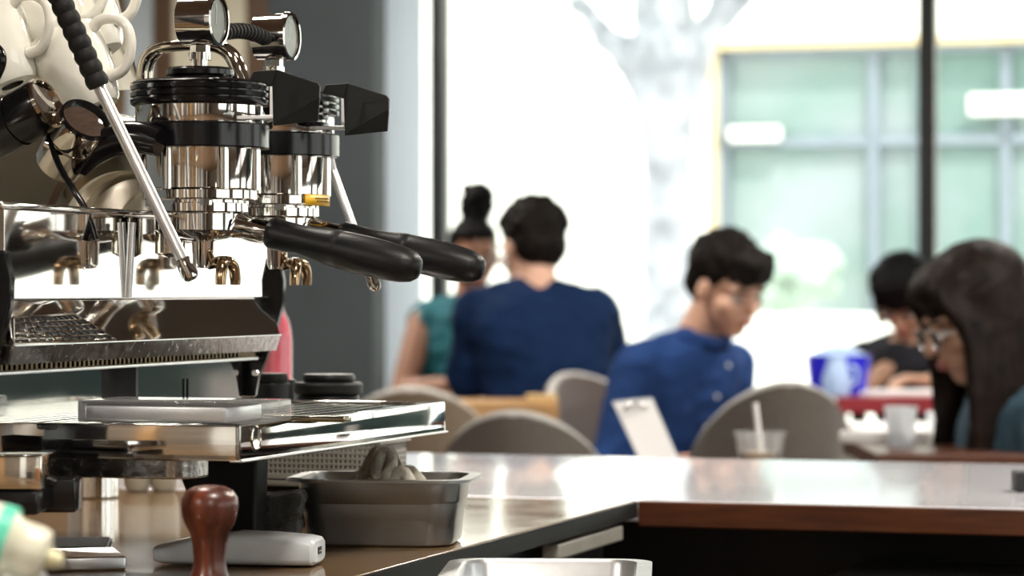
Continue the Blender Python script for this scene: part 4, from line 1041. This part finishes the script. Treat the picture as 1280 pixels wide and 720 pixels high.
# navy man, seen from behind
def ear(t, HM, B, sc):
    rs = []
    for rr_, z in ((.066, .548), (.064, .562), (.060, .572)):
        rs.append([B(rr_*math.cos(a), rr_*.95*math.sin(a)-.008, z) for a in [2*math.pi*i/40 for i in range(40)]])
    MB().rings(rs, cap=False).build('collar', 'collar', t).modifiers.new('s', 'SOLIDIFY').thickness = .006
    MB().cap(HM @ Vector((-.082, .0, -.02)), .006, HM @ Vector((-.080, .004, -.05)), .004).build('earphone', 'paper', t)
person('man in a navy t-shirt seated with his back to us, short curly dark hair', 690, 8.0, .49, 8, 1.06, math.radians(12), -.02, -.05, -14, 22, 4,
       [(1, (.22, .20, .73), (.10, .42, .755)), (-1, (-.23, .18, .73), (-.10, .42, .755))], 'skin_m', 'navy', lambda a, b, c: hair_short(a, b, c), 'hair_d', 'short', extra=ear, neck=-.055, bulk=1.06)
# woman with bun facing us
person('woman in a teal sleeveless top with black hair tied in a high bun', 578, 9.35, .48, 196, .98, math.radians(6), -.12, -.04, -12, -6, 0,
       [(1, (.23, .10, .74), (-.02, .26, .765)), (-1, (-.22, .10, .74), (-.05, .30, .78))], 'skin_b', 'teal', hair_bun, 'hair_b', 'none', neck=-.01)
# man in blue shirt
def collar2(t, HM, B, sc):
    rs = []
    for rr_, z in ((.070, .545), (.068, .575), (.066, .598), (.078, .585), (.084, .560)):
        rs.append([B(rr_*math.cos(a), rr_*math.sin(a)*.98+.0+.018*(z-.54)/.06, z-.028*max(0, math.sin(a))) for a in [2*math.pi*(i+.5)/44 + math.pi/2 for i in range(44)]])
    MB().rings(rs, cap=False).build('collar', 'shirt', t).modifiers.new('s', 'SOLIDIFY').thickness = .004
    for z in (.50, .42, .34, .26): MB().ell(B(0, .132*bulkc, z), (.006, .003, .006)).build('button', 'plastic', t)
bulkc = 1.0
person('man in a rolled-sleeve blue shirt with dark fringe, head bowed to the right', 784, 7.4, .385, 224, 1.04, math.radians(20), .12, .0, -24, -6, 4,
       [(1, (.24, .16, .60), (.06, .42, .64)), (-1, (-.24, .16, .60), (-.06, .42, .66))], 'skin_m', 'shirt', hair_fringe, 'hair_d', 'roll', extra=collar2, neck=-.015)
# black haired person far right
person('person with a short black bob leaning over the red table', 1176, 8.95, .41, 165, .98, math.radians(26), .1, .10, -50, -6, 0,
       [(1, (.20, .30, .76), (.04, .30, .90)), (-1, (-.22, .30, .76), (-.02, .46, .79))], 'skin_a', 'blackc', hair_bob, 'hair_b', 'short')
# long haired woman near
def specs(t, HM, B, sc):
    g_ = MB()
    for sg in (-1, 1):
        pts = [HM @ Vector((sg*.033+.024*math.cos(a), .103-.006*abs(math.cos(a)), .002+.019*math.sin(a))) for a in [2*math.pi*i/24 for i in range(25)]]
        g_.tube(pts, .0014*sc, 8, 0); g_.tube([HM @ Vector((sg*.056, .098, .006)), HM @ Vector((sg*.079, .06, .006)), HM @ Vector((sg*.084, -.005, .0))], .0014*sc, 8, 0)
    g_.tube([HM @ Vector((-.010, .108, .006)), HM @ Vector((.010, .108, .006))], .0014*sc, 8, 0)
    g_.build('glasses_frame', 'satin', t)
    for sg in (-1, 1): MB().lathe(HM @ Vector((sg*.033, .099, .002)), HM.to_3x3() @ Vector((0, 1, 0)), [(0, .019*sc), (.001, .019*sc)], 24).build('lens', 'glass', t)
person('woman in a denim shirt with long dark brown hair and glasses, looking down', 1333, 5.45, .303, 98, 1.04, math.radians(7), .12, .0, -24, 6, 0,
       [(1, (.21, .08, .60), (.08, .26, .56)), (-1, (-.21, .08, .60), (-.08, .28, .56))], 'skin_a', 'denim', hair_long, 'hair_l', 'long', extra=specs, neck=-.03)

# ================================================================ OUTSIDE
OUT = ROOM
tag(MB().box((-14, WYL+.25, -.25), (22, 40, -.15)).build('pavement', 'pave', mw=OUT), kind='structure')
fy = 19.0
def fx(px): return L(px, 0, fy).x
def fz(py, px=1000): return L(px, py, fy).z + TOP
bd = thing('building', 'pale building across the street with large green-grey shop windows', 'building', OUT @ Matrix.Translation((0, 0, 0)))
z62 = fz(60); z392 = fz(392)
xa = fx(897); xb = fx(1420)
MB().box((-12, fy, -.15), (xa, fy+.3, 7.5)).box((xa, fy, z62), (14, fy+.3, 7.5)).box((xa, fy, -.15), (14, fy+.3, z392)).box((xb, fy, z392), (14, fy+.3, z62)).build('facade', 'stucco', bd)
MB().box((xa-.06, fy-.06, z392), (xa, fy, z62+.06)).box((xa-.06, fy-.06, z62), (xb, fy, z62+.06)).build('window_surround', 'trim', bd)
MB().box((xa, fy+.12, z392), (xb, fy+.15, z62)).build('shop_glass', 'fglass', bd)
fr = MB()
for px_ in (897, 1085, 1146, 1250, 1330): x = fx(px_); fr.box((x, fy+.04, z392), (x+.07, fy+.12, z62))
for py_ in (62, 176): z = fz(py_); fr.box((xa, fy+.04, z-.04), (xb, fy+.12, z+.03))
fr.build('window_bars', 'fframe', bd)
# awning strips / bright signs reflected in the glass are modelled as white boards
for a_, b_, y0_, y1_, lab in ((912, 976, 158, 176, 'bright reflection in the shop glass across the street modelled as a white board, left one'), (1212, 1290, 123, 148, 'bright reflection in the shop glass across the street modelled as a white board, right one')):
    o = MB().box((fx(a_), fy-.05, fz(y1_)), (fx(b_), fy+.03, fz(y0_)), bev=.01).build('glint_board', 'stucco', mw=OUT); tag(o, lab, 'board', 'white boards across the street')
o = MB().box((fx(905), fy-2.2, -.15), (fx(1400), fy-1.9, fz(394)+.02), bev=.03).build('planter_wall', 'stucco', mw=OUT); tag(o, 'low white wall in front of the building across the street', 'wall')
# shrubs seen low in front of glass
rnd = random.Random(3)
def shrub(px, py, w, h_, lab):
    c = L(px, py, fy-1.0); mb = MB()
    for i in range(60):
        a = rnd.uniform(0, 6.28); r = rnd.uniform(0, 1); mb.ell((c.x+w*r*math.cos(a), c.y+.3*r*math.sin(a), c.z+TOP+rnd.uniform(-h_, h_)*(1-r*.5)), rnd.uniform(.06, .13), None, 8, 6)
    tag(mb.build('shrub', 'leaf', mw=OUT, voxel=.05, smooth_it=1, warp=crumple(6, .05)), lab, 'shrub', 'shrubs across the street')
shrub(978, 345, .35, .25, 'pale green shrub below the shop window across the street')
shrub(1215, 345, .3, .2, 'pale green shrub near the long haired woman across the street')
# street tree
td = 13.5
def tq(px, py, dy=0): v = L(px, py, td+dy); return Vector((v.x, v.y, v.z+TOP))
tr = thing('street_tree', 'pale barked street tree with spreading limbs outside the window', 'tree', OUT)
tk = MB()
tk.tube([tq(840, 800), tq(838, 500), tq(836, 300), tq(838, 180), tq(834, 120), tq(826, 70), tq(815, 0), tq(800, -120)], [.17, .15, .13, .14, .18, .16, .12, .08], 18, 2)
tk.tube([tq(828, 130), tq(795, 85), tq(760, 48), tq(735, 20), tq(690, -60)], [.14, .11, .08, .06, .03], 14, 2)
tk.tube([tq(845, 130), tq(868, 80), tq(885, 40), tq(905, 0), tq(930, -80)], [.14, .11, .09, .07, .03], 14, 2)
tk.tube([tq(838, 90), tq(845, 30), tq(860, -40), tq(880, -120)], [.11, .08, .06, .03], 14, 2)
tk.tube([tq(880, 50), tq(910, 30), tq(950, -20), tq(980, -60)], [.06, .05, .04, .02], 12, 2)
tk.build('trunk', 'bark', tr, voxel=.03, smooth_it=3, warp=crumple(5, .04))
lf = MB()
for i in range(420):
    px_ = rnd.uniform(640, 1040); py_ = rnd.uniform(-420, -30+30*rnd.random())
    c = tq(px_, py_, rnd.uniform(-1.2, 1.2)); n_ = Vector((rnd.uniform(-1, 1), rnd.uniform(-1, 1), rnd.uniform(-1, 1))).normalized(); x_, y_, z_ = frame_of(n_); s_ = rnd.uniform(.08, .16)
    lf.add([c-x_*s_, c-y_*s_*.5, c+x_*s_, c+y_*s_*.5], [(0, 1, 2, 3)])
tag(lf.build('foliage', 'leaf', tr), kind='stuff')

# ================================================================ LIGHT, WORLD, CAMERA
w = bpy.data.worlds.new('World'); bpy.context.scene.world = w; w.use_nodes = True
nt = w.node_tree; bg = nt.nodes['Background']
tc = nt.nodes.new('ShaderNodeTexCoord'); sp_ = nt.nodes.new('ShaderNodeSeparateXYZ'); rp = nt.nodes.new('ShaderNodeValToRGB')
nt.links.new(tc.outputs['Generated'], sp_.inputs[0]); nt.links.new(sp_.outputs['Z'], rp.inputs['Fac'])
rp.color_ramp.elements[0].color = (1, .97, .90, 1); rp.color_ramp.elements[1].color = (.80, .90, 1, 1)
nt.links.new(rp.outputs[0], bg.inputs['Color']); bg.inputs['Strength'].default_value = 4.0
sun = bpy.data.lights.new('sun', 'SUN'); sun.energy = 5.0; sun.angle = .02; sun.color = (1, .95, .86)
so = bpy.data.objects.new('sun', sun); C.objects.link(so)
so.rotation_euler = (Vector((-.35, 1.0, -1.5))).to_track_quat('-Z', 'Y').to_euler()

cam = bpy.data.cameras.new('camera'); co = bpy.data.objects.new('camera', cam); C.objects.link(co)
co.location = (0, 0, H); co.rotation_euler = (math.pi/2, 0, 0)
cam.sensor_width = 36; cam.lens = 36*F/1280; cam.clip_start = .05; cam.clip_end = 200
cam.dof.use_dof = True; cam.dof.focus_distance = 2.45; cam.dof.aperture_fstop = 7.5
S = bpy.context.scene; S.camera = co
S.view_settings.view_transform = 'Standard'; S.view_settings.look = 'None'; S.view_settings.gamma = 1; S.view_settings.use_curve_mapping = False
S.view_settings.exposure = 0.0
